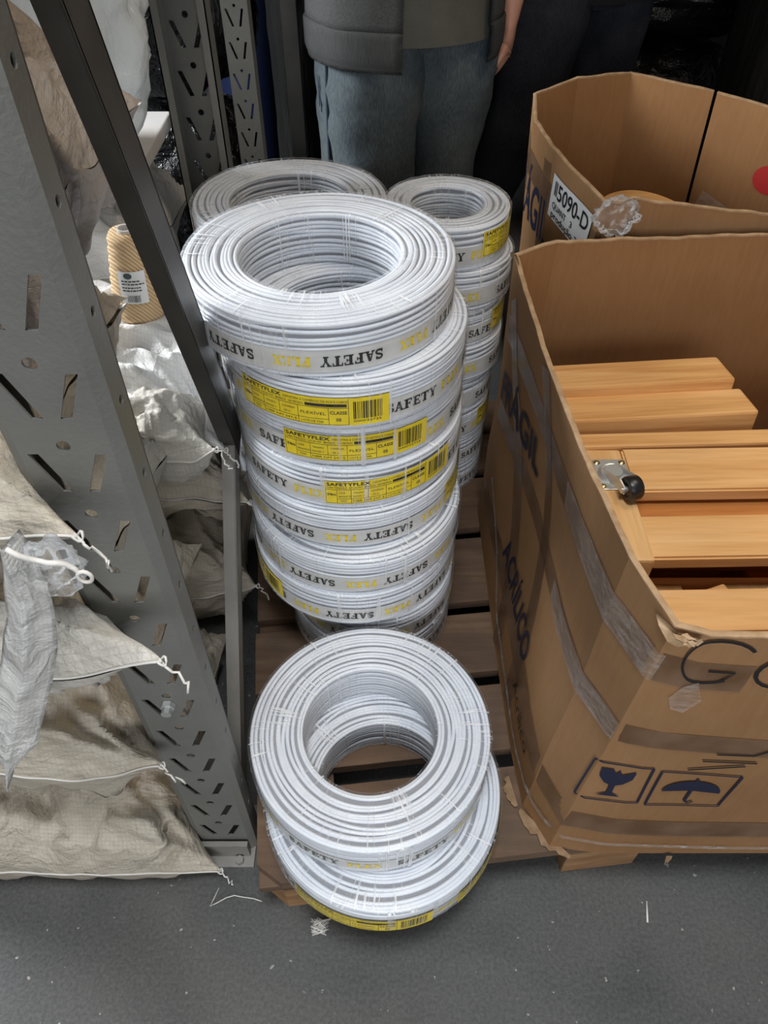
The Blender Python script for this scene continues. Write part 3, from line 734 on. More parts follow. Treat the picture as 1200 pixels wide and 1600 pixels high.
o = obj('printed_word', c2.put(g, d3 - .375, .600), 'ink_blue', box2); o['label'] = 'dark blue printed word'
tape(c2, [(d3 - .36, .70), (d3 - .2, .69), (d3 + .02, .69)], 0.045, box2)
tape(c2, [(d3 - .17, .74), (d3 - .15, .5), (d3 - .14, .2)], 0.045, box2)
st = obj('stock_label', c2.strip([(d3 - .125, .700), (d3 - .012, .697)], 0.072, 0.003, 24), 'label_white', box2, 60); st['label'] = 'white printed stock label'
g = merge2d(shift2d(text2d('5090-D', 0.026, 0.01, 0.088), 0.020, 0.040), shift2d(text2d('QUANT', 0.0105, 0.01, 0.042), 0.010, 0.021), shift2d(text2d('3', 0.0105, 0.01), 0.065, 0.021), shift2d(text2d('produção 76', 0.0115, 0.01, 0.09), 0.010, 0.005),
            quads2d([(.010, .042, .012, .066), (.0135, .042, .0145, .066), (.016, .042, .0175, .066)]))
obj('label_print', c2.put(g, d3 - .125, .6630, 0.0040, -0.026), 'ink', st)
dd = c2.cum[8]
disc = [(0.028 * math.cos(2 * PI * k / 24), 0.028 * math.sin(2 * PI * k / 24)) for k in range(24)]
o = obj('round_red_mark', c2.put((disc, [tuple(range(24))]), dd - .135, .640, -0.0075), 'ink_red', box2); o['label'] = 'red round printed mark inside'
def crumple(name, c, r, sc, seed, m, parent=None, sub=4, amp=.35, f=2.2):
    bm = BM(); bmesh.ops.create_icosphere(bm, subdivisions=sub, radius=1.0)
    for v in bm.verts:
        n = v.co.normalized(); q = n * f + Vector((seed, seed * .7, 0))
        d = 1 + amp * noise.noise(q) + amp * .5 * (1 - abs(noise.noise(q * 2.3)) * 2) * .5
        v.co = Vector((n.x * sc[0], n.y * sc[1], n.z * sc[2])) * r * d + Vector(c)
    return obj(name, bm, m, parent, 1)
crumple('clear_wrap', (0.366, 1.131, .742), .028, (1.1, .45, 1.0), 3, 'clear_film', box2, 4, .5, 3)
bm = c2.strip([(dd - .30, .46), (dd - .14, .52), (dd - .02, .56)], .05, -.010, 20); obj('packing_tape', bm, 'tape_clear', box2, 60)
# bent wooden hoop lying in the second carton
hoop = thing('curved_wooden_rail', 'curved pale wooden rail inside the second carton', 'wooden rail', (0.51, 1.40, 0.10 + .53))
bm = BM()
P = arcp(0.47, 1.24, .10, .17, 28, 152, 24)
for k in range(len(P) - 1):
    a, b = Vector((*P[k], 0)), Vector((*P[k + 1], 0)); cc = Vector((0.47, 1.24, 0)); ai, bi_ = cc + (a - cc) * .80, cc + (b - cc) * .80
    add_geo(bm, [a + Vector((0, 0, z)) for z in (.60, .665)] + [b + Vector((0, 0, z)) for z in (.60, .665)] + [ai + Vector((0, 0, z)) for z in (.60, .665)] + [bi_ + Vector((0, 0, z)) for z in (.60, .665)], [(0, 1, 3, 2), (4, 6, 7, 5), (1, 5, 7, 3), (0, 2, 6, 4)])
bmesh.ops.remove_doubles(bm, verts=bm.verts[:], dist=1e-5); obj('bent_rail', bm, 'pine', hoop, 40)
bm = BM(); add_box(bm, (.535, 1.275, .57), (.580, 1.315, .672), .003); obj('end_block', bm, 'pine_cross', hoop)
for (a, b, z, lab) in (((.34, 1.22), (.78, 1.42), .122, 'lowest'), ((.36, 1.42), (.76, 1.24), .242, 'second'), ((.34, 1.24), (.78, 1.42), .362, 'third'), ((.36, 1.42), (.76, 1.26), .482, 'topmost')):
    d = Vector((b[0] - a[0], b[1] - a[1], 0)); M = Matrix.Translation(Vector((a[0], a[1], z))) @ Matrix.Rotation(math.atan2(d.y, d.x), 4, 'Z')
    bm = BM(); add_box(bm, (0, -.05, 0), (d.length, .05, .1185), .004, M); o = obj('pine_batten', bm, 'pine_deep', loc=(a[0], a[1], z)); tag(o, lab + ' pine batten of the crossed pile in the rear carton', 'wooden batten', 'pine battens in the rear carton')

# ------------------------------------------------------------------ pine slats in the front carton
def slat(label, p0, p1, wd, th, m='pine', roll=0.0, bev=.004, name='pine_plank', group='loose pine slats in the front carton'):
    """plank from p0 to p1 (centre of its top face)"""
    p0 = Vector(p0); p1 = Vector(p1); d = p1 - p0; L = d.length
    yaw = math.atan2(d.y, d.x); pit = -math.asin(d.z / L)
    M = Matrix.Translation(p0) @ Euler((roll, pit, yaw), 'XYZ').to_matrix().to_4x4()
    bm = BM(); add_box(bm, (0, -wd / 2, -th), (L, wd / 2, 0), bev)
    o = obj(name, bm, m); o.matrix_world = M; ORG[o.name] = p0
    return tag(o, label, 'wooden slat', group)
slat('rearmost pine slat in the front carton, nearest its back wall', (.252, .935, .578), (.536, .958, .580), .070, .042, roll=-.10)
slat('second pine slat from the back wall of the front carton', (.258, .868, .568), (.553, .890, .570), .066, .042, roll=-.10)
slat('narrow pine slat just behind the slat with the caster, dark knot on it', (.268, .806, .560), (.80, .826, .562), .030, .050)
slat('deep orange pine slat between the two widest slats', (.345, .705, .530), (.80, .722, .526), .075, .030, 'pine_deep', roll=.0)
dol = thing('wooden_dolly', 'slatted pine furniture dolly with a black caster, upside down in the front carton', 'dolly', (.31, .66, .53))
bm = BM(); add_box(bm, (.262, .585, .505), (.338, .792, .556), .004); obj('end_rail', bm, 'pine_cross', dol)
def dslat(y0, y1, z0, z1, x0=.3382, x1=.84, th=.022):
    bm = BM(); add_geo(bm, [(x0, y0, z0 - th), (x1, y0 + .012, z0 - th), (x1, y1 + .012, z1 - th), (x0, y1, z1 - th), (x0, y0, z0), (x1, y0 + .012, z0), (x1, y1 + .012, z1), (x0, y1, z1)], [(3, 2, 1, 0), (4, 5, 6, 7), (0, 1, 5, 4), (1, 2, 6, 5), (2, 3, 7, 6), (3, 0, 4, 7)])
    bmesh.ops.bevel(bm, geom=bm.edges[:], offset=.003, segments=2, affect='EDGES'); return bm
obj('slat', dslat(.706, .790, .557, .560), 'pine', dol)
obj('slat', dslat(.592, .664, .550, .553, .285), 'pine', dol)
obj('slat', dslat(.492, .556, .532, .535, .29), 'pine', dol)
bm = BM(); add_box(bm, (.70, .50, .470), (.76, .80, .5085), .003); obj('cross_rail', bm, 'pine_deep', dol)
def caster(parent, x, y, z, nm='caster', yaw=-.45):
    bm = BM(); add_box(bm, (x - .023, y - .030, z), (x + .023, y + .030, z + .0025), .001); pl = obj(nm, bm, 'steel', parent)
    bm = BM(); add_lathe(bm, [(0, .010), (.012, .010), (.014, .006), (.017, .007), (.0195, .004), (.021, .0025)], 32, (x, y, z)); obj('swivel_race', bm, 'steel', pl, 40)
    for sx in (-1, 1):
        for sy in (-1, 1):
            bm = BM(); add_lathe(bm, [(0, .0045), (.003, .0042), (.0048, .0025)], 14, (x + sx * .0175, y + sy * .0235, z)); add_box(bm, (x + sx * .0175 - .003, y + sy * .0235 - .0006, z + .004), (x + sx * .0175 + .003, y + sy * .0235 + .0006, z + .0048)); obj('screw', bm, 'brass', pl, 40)
    Mx = Matrix.Translation(Vector((x, y, z))) @ Matrix.Rotation(yaw, 4, 'Z')
    bm = BM()
    for s in (-1, 1): add_prism(bm, [(-.016, .005), (.012, .005), (.050, .014), (.050, .024), (.034, .027)], s * .0125 - .001, s * .0125 + .001, Mx @ Matrix.Rotation(PI / 2, 4, 'X'))
    add_box(bm, (-.014, -.0125, .004), (.012, .0125, .007), 0, Mx); obj('fork', bm, 'steel', pl)
    W = Mx @ Matrix.Translation((.046, -.000, .019)) @ Matrix.Rotation(PI / 2, 4, 'X')
    bm = BM(); add_lathe(bm, [(.004, -.0075), (.0090, -.0075), (.0108, -.0095), (.0150, -.0095), (.0168, -.0070), (.0168, .0070), (.0150, .0095), (.0108, .0095), (.0090, .0075), (.004, .0075)], 36, M=W); o = obj('wheel', bm, 'black_rubber', pl, 40); o['label'] = 'black caster wheel'
    bm = BM(); add_lathe(bm, [(0, -.0165), (.004, -.0165), (.004, .0165), (0, .0165)], 14, M=W); obj('axle', bm, 'steel', pl, 40)
    return pl
caster(dol, .316, .738, .556, yaw=-1.30)
# lower dolly seen in the gap between the slats
low = thing('wooden_dolly', 'lower pine dolly half hidden in the dark gap between the near slats', 'dolly', (.42, .6, .44))
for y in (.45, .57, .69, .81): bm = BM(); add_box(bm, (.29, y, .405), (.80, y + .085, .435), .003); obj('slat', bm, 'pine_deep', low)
for x in (.33, .46, .72): bm = BM(); add_box(bm, (x, .44, .4355), (x + .075, .62, .4655), .004); obj('cross_rail', bm, 'pine_cross', low)
caster(low, .497, .573, .4656, yaw=.6)
bm = BM(); add_box(bm, (0, -.02, 0), (.16, .02, .03), .003, Matrix.Translation((.30, .52, .470)) @ Matrix.Rotation(.35, 4, 'Z')); tag(obj('pine_plank', bm, 'pine', loc=(.35, .54, .470)), 'short pine offcut lying askew in the dark gap between the near slats', 'wooden slat', 'loose pine slats in the front carton')
lv = ['bottom', 'second', 'third', 'fourth', 'top']
for k in range(4):
    z = .124 + k * .0695
    for j, q in enumerate(((.44, 'front'), (.72, 'middle'), (.98, 'rear')) if k % 2 == 0 else ((.30, 'left'), (.54, 'middle'), (.76, 'right'))):
        bm = BM()
        if k % 2 == 0: add_box(bm, (.27, q[0], z), (.83, q[0] + .07, z + .0695), .003)
        else: add_box(bm, (q[0], .43, z), (q[0] + .07, 1.06, z + .0695), .003)
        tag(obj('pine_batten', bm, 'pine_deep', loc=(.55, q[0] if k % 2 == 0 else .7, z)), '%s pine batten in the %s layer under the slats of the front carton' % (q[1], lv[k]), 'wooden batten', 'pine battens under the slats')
for y, nm in ((.845, 'nearer'), (.935, 'farther')):
    bm = BM(); add_box(bm, (.42, y - .03, .402), (.47, y + .045, .523), .003); tag(obj('wooden_block', bm, 'pine_cross', loc=(.445, y, .402)), nm + ' pine block under the two rear slats', 'wooden block', 'pine blocks under the rear slats')

# ------------------------------------------------------------------ rack
def circ(cx, cy, r, n=14): return [(cx + r * math.cos(2 * PI * k / n), cy + r * math.sin(2 * PI * k / n)) for k in range(n)]
def slot(cx, cy, dx, hh, wd): # slanted slot, top leaning by dx
    return [(cx - dx - wd / 2, cy - hh / 2), (cx - dx + wd / 2, cy - hh / 2), (cx + dx + wd / 2, cy + hh / 2), (cx + dx - wd / 2, cy + hh / 2)]
def upright(W, D, top, pitch, first, lip=0.014, th=0.0022):
    """folded steel channel: slotted web in the local xz plane facing -y, two drilled side walls, lips"""
    bm = BM(); holes = []; z = first
    while z < top - .05:
        holes += [circ(0, z, .0055), slot(-W * .2, z - .0290, -W * .085, .041, .0088), slot(W * .2, z - .0290, W * .085, .041, .0088)]; z += pitch
    MX = Matrix.Rotation(PI / 2, 4, 'X')  # local y -> z, local z -> -y
    w2 = W / 2 - .010
    add_plate(bm, [(-w2, 0.0), (w2, 0.0), (w2, top), (-w2, top)], holes, th, MX)
    for s in (-1, 1):
        side = []; z = first + pitch * .38
        while z < top - .05: side.append(circ(D * .42, z, .0042, 10)); z += pitch
        A = Matrix.Translation((s * W / 2, 0.006, 0)) @ Matrix(((0, 0, s, 0), (1, 0, 0, 0), (0, 1, 0, 0), (0, 0, 0, 1)))
        add_plate(bm, [(0, 0), (D - .006, 0), (D - .006, top), (0, top)], side, th, A)
        add_geo(bm, [(s * w2, 0, 0), (s * W / 2, .006, 0), (s * W / 2, .006, top), (s * w2, 0, top)], [(0, 1, 2, 3) if s > 0 else (3, 2, 1, 0)])
        add_geo(bm, [(s * w2, th, 0), (s * (W / 2 - th), .007, 0), (s * (W / 2 - th), .007, top), (s * w2, th, top)], [(3, 2, 1, 0) if s > 0 else (0, 1, 2, 3)])
        add_box(bm, (min(s * W / 2, s * (W / 2 - lip)), D - th, 0), (max(s * W / 2, s * (W / 2 - lip)), D, top))
    return bm
def brace(bm, a, b, wd, dp):
    a = Vector(a); b = Vector(b); d = (b - a); L = d.length; z = d.normalized(); x = Vector((1, 0, 0)); y = z.cross(x).normalized(); x = y.cross(z)
    M = Matrix.Translation(a) @ Matrix((x, y, z)).transposed().to_4x4()
    add_box(bm, (-dp / 2, -wd / 2, 0), (dp / 2 - .0, -wd / 2 + .003, L), 0, M); add_box(bm, (-dp / 2, wd / 2 - .003, 0), (dp / 2, wd / 2, L), 0, M)
    add_box(bm, (dp / 2 - .003, -wd / 2, 0), (dp / 2, wd / 2, L), .001, M); return M
rk = thing('storage_rack', 'grey perforated steel rack upright frame with diagonal braces left of the pallet', 'storage rack', (-.245, .44, 0))
LEAN = Matrix.Translation((-.254, .430, .006)) @ Matrix.Rotation(.006, 4, 'Y')
bm = upright(.094, .036, 2.05, .0765, .110); bm.transform(LEAN); up = obj('front_upright', bm, 'rack_paint', rk, 30)
bm = upright(.092, .050, 2.05, .0765, .090); bm.transform(Matrix.Translation((-.336, 1.465, .006)) @ Matrix.Rotation(PI, 4, 'Z')); obj('rear_upright', bm, 'rack_paint', rk, 30)
for (x, y) in ((-.255, .452), (-.340, 1.440)):
    bm = BM(); add_box(bm, (x - .060, y - .05, 0), (x + .045, y + .05, .006), .001); add_box(bm, (x - .052, y - .034, .006), (x + .038, y - .026, .05)); bp = obj('base_plate', bm, 'rack_beam', rk)
    bm = BM(); cyl(bm, (x + .022, y - .042, .006), (x + .022, y - .042, .016), .007, 6); obj('anchor_bolt', bm, 'rack_beam', bp)
bm = BM(); brace(bm, (-.234, .49, 1.52), (-.234, .868, .505), .050, .022); o = obj('diagonal_brace', bm, 'brace_shade_strap_dark', rk); o['label'] = 'steel diagonal brace coloured dark for shade'
bm = BM(); brace(bm, (-.234, .475, .085), (-.234, .90, .58), .034, .020); o = obj('diagonal_brace', bm, 'rack_beam', rk); o['label'] = 'grey steel diagonal brace'
bm = BM(); c = LEAN @ Vector((-.001, -.0005, .475)); d = LEAN.to_3x3() @ Vector((0, -1, 0)); cyl(bm, c, c + d * .006, .0085, 6); cyl(bm, c + d * .006, c + d * .014, .006, 14); obj('bolt', bm, 'steel', rk)
rk2 = thing('storage_rack', 'far pale grey rack upright with V slots, beyond the left rear coil stack', 'storage rack', (-.29, 1.70, 0))
def thin_upright():
    b = BM(); MX = Matrix.Rotation(PI / 2, 4, 'X'); z = .06
    add_plate(b, [(-.023, 0), (.023, 0), (.023, .018), (-.023, .018)], [], .002, MX)
    while z < 2.0:
        add_plate(b, [(-.023, z - .042), (.023, z - .042), (.023, z + .014), (-.023, z + .014)], [circ(0, z, .003, 8), slot(-.0115, z - .020, -.0055, .030, .0045), slot(.0115, z - .020, .0035, .030, .0045)], .002, MX); z += .056
    for s in (-1, 1): add_box(b, (s * .0245 - .0015, 0, 0), (s * .0245 + .0015, .045, z - .042))
    return b
bm = thin_upright(); bm.transform(Matrix.Translation((-.289, 1.68, .004))); obj('upright', bm, 'rack_paint', rk2)
bm = BM(); add_box(bm, (-.335, 1.66, 0), (-.245, 1.75, .004)); obj('base_plate', bm, 'rack_beam', rk2)
rk3 = thing('storage_rack', 'plain grey rack post in the dark gap beside the blue and white drum', 'storage rack', (-.235, 2.20, 0))
bm = BM(); add_box(bm, (-.262, 2.20, .004), (-.222, 2.203, 2.05)); add_box(bm, (-.262, 2.203, .004), (-.259, 2.24, 2.05)); add_box(bm, (-.225, 2.203, .004), (-.222, 2.24, 2.05)); obj('upright', bm, 'rack_beam', rk3)
bm = BM(); add_box(bm, (-.285, 2.18, 0), (-.20, 2.26, .004)); obj('base_plate', bm, 'rack_beam', rk3)

# ------------------------------------------------------------------ sacks
def sack(label, c, half, seed, m='sack_grey', ears=(), yaw=0.0, wr=1.0, floor=None, n=88, name='woven_sack', cat='sack', group='woven sacks in the left rack', top_flat=2.2):
    """a filled bag: two sheets joined along a seam, pointed corners, folds running out of the corners"""
    rnd = random.Random(seed); a, b, h = half
    t = thing(name, label, cat, (c[0], c[1], floor if floor is not None else c[2] - h), group)
    cf = [[(rnd.uniform(5, 11), rnd.uniform(0, 6), rnd.uniform(.5, 1)) for _ in range(2)] for _ in range(4)]
    lines = [(rnd.uniform(0, PI), rnd.uniform(-.9, .9), rnd.uniform(.022, .06), rnd.uniform(-1, 1)) for _ in range(24)]
    corners = [(1, -1), (-1, -1), (1, 1), (-1, 1)]; ed = {k: Vector(v) for k, v in ears}
    def base(u, v, s):
        hu = max(0.0, 1 - abs(u) ** top_flat) ** .55; hv = max(0.0, 1 - abs(v) ** top_flat) ** .55
        z = s * h * hu * hv
        pin = .10 * (1 - abs(v) ** 2) * abs(u) ** 4, .10 * (1 - abs(u) ** 2) * abs(v) ** 4
        x = a * (u - pin[0] * (1 if u > 0 else -1)); y = b * (v - pin[1] * (1 if v > 0 else -1))
        p = Vector((x, y, z)); d = 0.0
        for k, (cu, cv) in enumerate(corners):
            du, dv = (cu - u) * -cu * a / max(a, b), (cv - v) * -cv * b / max(a, b); r = math.hypot(du, dv); an = math.atan2(dv, du)
            w = math.exp(-r / .55) * min(1, r * 4)
            for f, ph, am in cf[k]: d += w * am * (1 - abs(math.sin(an * f + ph)) * 1.6)
            if (cu, cv) in ed: p += ed[(cu, cv)] * math.exp(-(r / .26) ** 1.3)
        for an, o, wdt, am in lines:
            q = u * math.cos(an) + v * math.sin(an) - o + .08 * noise.noise(Vector((u * 2, v * 2, seed)))
            d += am * math.exp(-abs(q) / wdt) * .8
        d += 1.1 * noise.noise(Vector((u * 2.6, v * 2.6, seed + s))) + .6 * noise.noise(Vector((u * 6, v * 6, seed + s * 2))) + .55 * (1 - 2 * abs(noise.noise(Vector((u * 4, v * 4, seed))))) + .2 * (1 - 2 * abs(noise.noise(Vector((u * 9, v * 9, seed)))))
        p.z += .022 * min(1, a / .2) * noise.noise(Vector((u * 2.2, v * 2.2, seed * 3.1))) + .009 * min(1, a / .2) * noise.noise(Vector((u * 6, v * 6, seed * 2.1)))
        amp = .022 * wr * min(1, min(a, b) / .2) ** 1.3; edge = min(1, (1 - max(abs(u), abs(v))) * 6 + .10)
        return p + Vector((.25 * u, .25 * v, s)).normalized() * d * amp * edge
    bm = BM(); uv = bm.loops.layers.uv.new('UVMap'); Mz = Matrix.Translation(c) @ Matrix.Rotation(yaw, 4, 'Z')
    def put(p):
        p = Mz @ p
        if floor is not None: p.z = max(p.z, floor + .0015)
        return p
    for s in (1, -1):
        G = [[bm.verts.new(put(base(-1 + 2 * i / n, -1 + 2 * j / n, s))) for j in range(n + 1)] for i in range(n + 1)]
        for i in range(n):
            for j in range(n):
                q = (G[i][j], G[i + 1][j], G[i + 1][j + 1], G[i][j + 1]); ij = ((i, j), (i + 1, j), (i + 1, j + 1), (i, j + 1))
                if s < 0: q = q[::-1]; ij = ij[::-1]
                f = bm.faces.new(q)
                for lp, (x, y) in zip(f.loops, ij): lp[uv].uv = (x / n * a * 2, y / n * b * 2)
    bmesh.ops.remove_doubles(bm, verts=bm.verts[:], dist=2e-4)
    obj('sack_body', bm, m, t, 1)
    bm = BM(); P = [put(base(-1 + 2 * i / n, -1, 1) + Vector((0, -.001, .0005))) for i in range(n + 1)]; add_tube(bm, P, .0013, 5); obj('hem_stitching', bm, 'thread', t, 1)
    for (cu, cv), e in ed.items():
        p = put(base(cu, cv, 1)); out = (Mz.to_3x3() @ Vector((cu, cv * .6, -.35))).normalized()
        rr = random.Random(seed + 5); pts = [p - out * .004]
        for k in range(9): pts.append(p + out * .003 * (k + 1) + Vector((rr.uniform(-.004, .004), rr.uniform(-.004, .004), rr.uniform(-.004, .004) - .0022 * k)))
        bm = BM(); add_tube(bm, pts, .0013, 6)
        add_tube(bm, [p + Vector((.004 * math.cos(q), .004 * math.sin(q), .003 * math.sin(q * 2))) for q in [2 * PI * k / 10 for k in range(10)]], .0012, 5, closed=True)
        if floor is not None:
            for v in bm.verts: v.co.z = max(v.co.z, floor + .001)
        obj('tie_thread', bm, 'thread', t, 1)
    return t, put, base
FR = (1, -1)
sack('lowest grey woven sack on the floor before the rack upright, corner pointing at the pallet', (-.560, .578, .062), (.262, .225, .165), 3, ears=((FR, (.040, .035, -.030)),), floor=0.0, wr=1.2)
sack('grey woven sack second from the floor, tied corner pointing right under the white one', (-.560, .590, .345), (.258, .210, .112), 8, ears=((FR, (.030, .015, .055)),), wr=1.25)
sack('white woven sack with a bright pointed tied corner across the rack upright', (-.560, .590, .575), (.258, .212, .103), 13, 'sack_white', ears=((FR, (.105, -.025, .115)),), wr=1.2)
t4, _, _ = sack('creased white woven sack with a loose hanging flap, near the left picture edge', (-.560, .585, .790), (.255, .205, .100), 21, 'sack_grey', ears=((FR, (.070, -.005, .055)),), wr=1.2)
# its loose flap: a folded strip of empty sacking hanging down the front
bm = BM(); uv = bm.loops.layers.uv.new('UVMap'); rows = []
for k in range(41):
    f = k / 40; ctr = Vector((-.272, .345, .862)).lerp(Vector((-.338, .285, .590)), f) + Vector((.010 * math.sin(f * 5), .010 * math.sin(f * 3.2) - .006, 0))
    wd = .010 + .017 * math.sin(min(1, f * 1.25) * PI * .62); wd *= 1 if f < .86 else max(.12, (1 - f) / .14)
    row = []
    for j in range(13):
        g = j / 6 - 1; row.append(bm.verts.new(ctr + Vector((g * wd, .016 * abs(g) + .004 * noise.noise(Vector((g * 2, f * 7, 2))), .006 * g + .004 * noise.noise(Vector((g, f * 9, 5)))))))
    rows.append(row)
for k in range(40):
    for j in range(12):
        fc = bm.faces.new((rows[k][j], rows[k + 1][j], rows[k + 1][j + 1], rows[k][j + 1]))
        for lp, (x, y) in zip(fc.loops, ((j, k), (j, k + 1), (j + 1, k + 1), (j + 1, k))): lp[uv].uv = (x * .006, y * .008)
bmesh.ops.solidify(bm, geom=bm.faces[:], thickness=.0025); x = obj('loose_flap', bm, 'sack_bright', t4, 1); x['label'] = 'bright white hanging flap'
bm = BM(); add_tube(bm, [Vector((-.262, .333, .868)) + Vector((.0035 * k, -.002 * math.sin(k), -.0016 * k + .004 * math.sin(k * .8 + 1))) for k in range(13)], .0022, 6)
add_tube(bm, [Vector((-.216, .332, .842)) + Vector((.005 * math.cos(q), 0, .006 * math.sin(q))) for q in [2 * PI * k / 12 for k in range(12)]], .0016, 6, closed=True); obj('tie_thread', bm, 'thread', t4, 1)
crumple('clear_liner', (-.245, .345, .838), .022, (1, .6, 1.1), 8, 'clear_film', t4, 4, .4, 3)
sack('beige woven sack between the two rack uprights, behind the dark brace at the top left', (-.525, .660, .985), (.270, .185, .150), 34, 'sack_beige', ears=())
sack('topmost beige woven sack at the upper left picture corner', (-.520, .665, 1.240), (.268, .185, .120), 41, 'sack_beige', ears=())
sack('grey woven sack on the floor behind the grey brace', (-.500, .985, .150), (.245, .165, .160), 52, ears=((FR, (.02, .02, .02)),), floor=0.0)
sack('grey woven sack whose white tied corner sticks out over the grey brace', (-.490, .980, .415), (.230, .165, .130), 60, 'sack_grey', ears=((FR, (.040, .022, -.010)),), wr=1.3)
sack('bright white sack carrying the cone of yarn', (-.480, 1.000, .585), (.225, .165, .075), 71, 'sack_bright', ears=((FR, (.02, -.02, -.05)),), wr=.8)
sack('small creased white sack wedged below the yarn cone, beside the front upright', (-.330, .830, .545), (.075, .06, .075), 77, 'sack_white', ears=((FR, (.02, .0, .03)),), n=56)
# cone of yarn
yc = thing('yarn_cone', 'beige cone of yarn with a white paper label on the bright white sack', 'yarn cone', (-.372, 1.0, .650))
MY = Matrix.Translation((-.372, 1.0, .650)) @ Matrix.Rotation(.06, 4, 'Y') @ Matrix.Scale(.86, 4)
def cone_prof():
    P = [(.018, 0.0), (.040, 0.002), (.0465, .012)]
    for k in range(1, 25):
        f = k / 25; P.append((.047 - .017 * f + .0014 * math.sin(k * 1.9), .012 + .135 * f))
    return P + [(.027, .152), (.014, .153)]
bm = BM(); add_lathe(bm, cone_prof(), 56, M=MY); obj('yarn_winding', bm, 'yarn', yc, 60)
bm = BM(); add_lathe(bm, [(.0135, -.001), (.0135, .158), (.011, .158), (.011, -.001)], 32, M=MY, closed=True); obj('cone_core', bm, 'board_pale', yc, 50)
def yl(x, y, off=.0022):
    f = (y - .012) / .135; r = .047 - .017 * f + off; a = -PI / 2 + .18 + x / r; return MY @ Vector((r * math.cos(a), r * math.sin(a), y))
bm = BM(); rr = []
for k in range(13): rr.append([bm.verts.new(yl(-.023 + .046 * k / 12, .045 + .055 * j / 6)) for j in range(7)])
for k in range(12):
    for j in range(6): bm.faces.new((rr[k][j], rr[k + 1][j], rr[k + 1][j + 1], rr[k][j + 1]))
ylo = obj('paper_label', bm, 'label_white', yc, 60); ylo['label'] = 'white paper label'
rnd = random.Random(5); R1 = []
for y, n in ((.083, 5), (.078, 7), (.072, 7), (.067, 6)):
    x = -.018
    for k in range(n): wd = rnd.uniform(.002, .006); R1.append((x, y, x + wd, y + .002)); x += wd + .0012
x = -.012
while x < .010: wd = rnd.choice((.0006, .0012)); R1.append((x, .048, x + wd, .060)); x += wd + .0009
obj('label_print', lift(quads2d(R1), lambda x, y: yl(x, y, .0030)), 'ink', ylo)
disc = [(-.006 + .007 * math.cos(2 * PI * k / 16), .093 + .005 * math.sin(2 * PI * k / 16)) for k in range(16)]
obj('label_mark', lift((disc, [tuple(range(16))]), lambda x, y: yl(x, y, .0030)), 'denim', ylo)
# long dark cord over the white sack
bm = BM(); P = [(-.282 - .006 * k, .955 + .020 * k, .655 + .014 * math.sin(k * .35) + .006 * k) for k in range(11)]; add_tube(bm, P, .004, 8); tag(obj('dark_strap', bm, 'brace_shade_strap_dark', smooth=1, loc=P[0]), 'thin dark strap lying over the bright white sack', 'strap')
# clear-white plastic bag, carton lid under it, dark bags below
def blob(name, label, cat, c, sc, seed, m, amp=.14, f=1.8, sub=5, group=None, floor=None, power=2.6):
    bm = BM(); bmesh.ops.create_icosphere(bm, subdivisions=sub, radius=1.0)
    for v in bm.verts:
        n = v.co.normalized(); k = (abs(n.x) ** power + abs(n.y) ** power + abs(n.z) ** power) ** (-1 / power)
        q = n * f + Vector((seed * 1.3, seed * .7, seed)); rid = 1 - 2 * abs(noise.noise(q * 2.1))
        d = k * (1 + amp * noise.noise(q) + amp * .35 * rid + amp * .22 * (1 - 2 * abs(noise.noise(q * 5))))
        v.co = Vector((n.x * sc[0], n.y * sc[1], n.z * sc[2])) * d + Vector(c)
        if floor is not None: v.co.z = max(v.co.z, floor + .001)
    z0 = floor if floor is not None else c[2] - sc[2]
    o = obj(name, bm, m, smooth=1, loc=(c[0], c[1], z0)); return tag(o, label, cat, group)
blob('plastic_bag', 'milky clear plastic bag of goods behind the dark brace, left of the rear upright', 'plastic bag', (-.605, 1.285, 1.015), (.245, .115, .240), 4, 'bag_plastic', .16, 1.6)
crumple('loose_sheet', (-.62, 1.27, 1.06), .08, (1.2, .7, 1.3), 6, 'sack_bright').name = 'white_cloth_bundle'
tag(bpy.data.objects['white_cloth_bundle'], 'white bundle showing through the milky plastic bag', 'bundle')
bm = BM(); add_box(bm, (-.88, 1.17, .752), (-.400, 1.50, .775), .003, None); o = tag(obj('flat_carton', bm, 'board_pale', loc=(-.58, 1.41, .735)), 'pale flat carton under the milky plastic bag', 'carton')
sack('bright white sack under the pale flat carton, behind the yarn cone', (-.665, 1.370, .600), (.265, .19, .145), 83, 'sack_bright', ears=((FR, (.0, -.02, .0)),), wr=.8)
blob('black_bag', 'black plastic bag on the floor below the pale flat carton', 'plastic bag', (-.66, 1.40, .215), (.245, .175, .225), 9, 'black_plastic', .10, floor=0.0, group='black plastic bags')
for k, (c, sc, lab) in enumerate((((-.50, 2.02, .30), (.19, .18, .32), 'lower black plastic bag between the two left rack uprights'),
                                  ((-.50, 2.02, .85), (.19, .17, .19), 'upper crinkled black plastic bag between the two left rack uprights'),
                                  ((-.49, 2.05, 1.24), (.17, .16, .16), 'highest crinkled black plastic bag between the two left rack uprights'),
                                  ((.98, 2.98, .27), (.30, .24, .28), 'black plastic bag on the floor beyond the rear carton'),
                                  ((.97, 2.95, .71), (.29, .24, .14), 'glossy black plastic bag with folded top beyond the rear carton'),
                                  ((.98, 3.0, 1.06), (.29, .23, .17), 'uppermost black plastic bag beyond the rear carton'),
                                  ((.12, 3.2, .45), (.30, .25, .47), 'big black bag on the floor behind the person in the grey jacket'),
                                  ((.12, 3.2, 1.30), (.30, .25, .28), 'big black bag upon another behind the person in the grey jacket'))):
    blob('black_bag', lab, 'plastic bag', c, sc, k * 2.3 + 1, 'black_plastic', .13, 2.0, floor=0.0 if c[2] - sc[2] < .03 else None, group='black plastic bags')
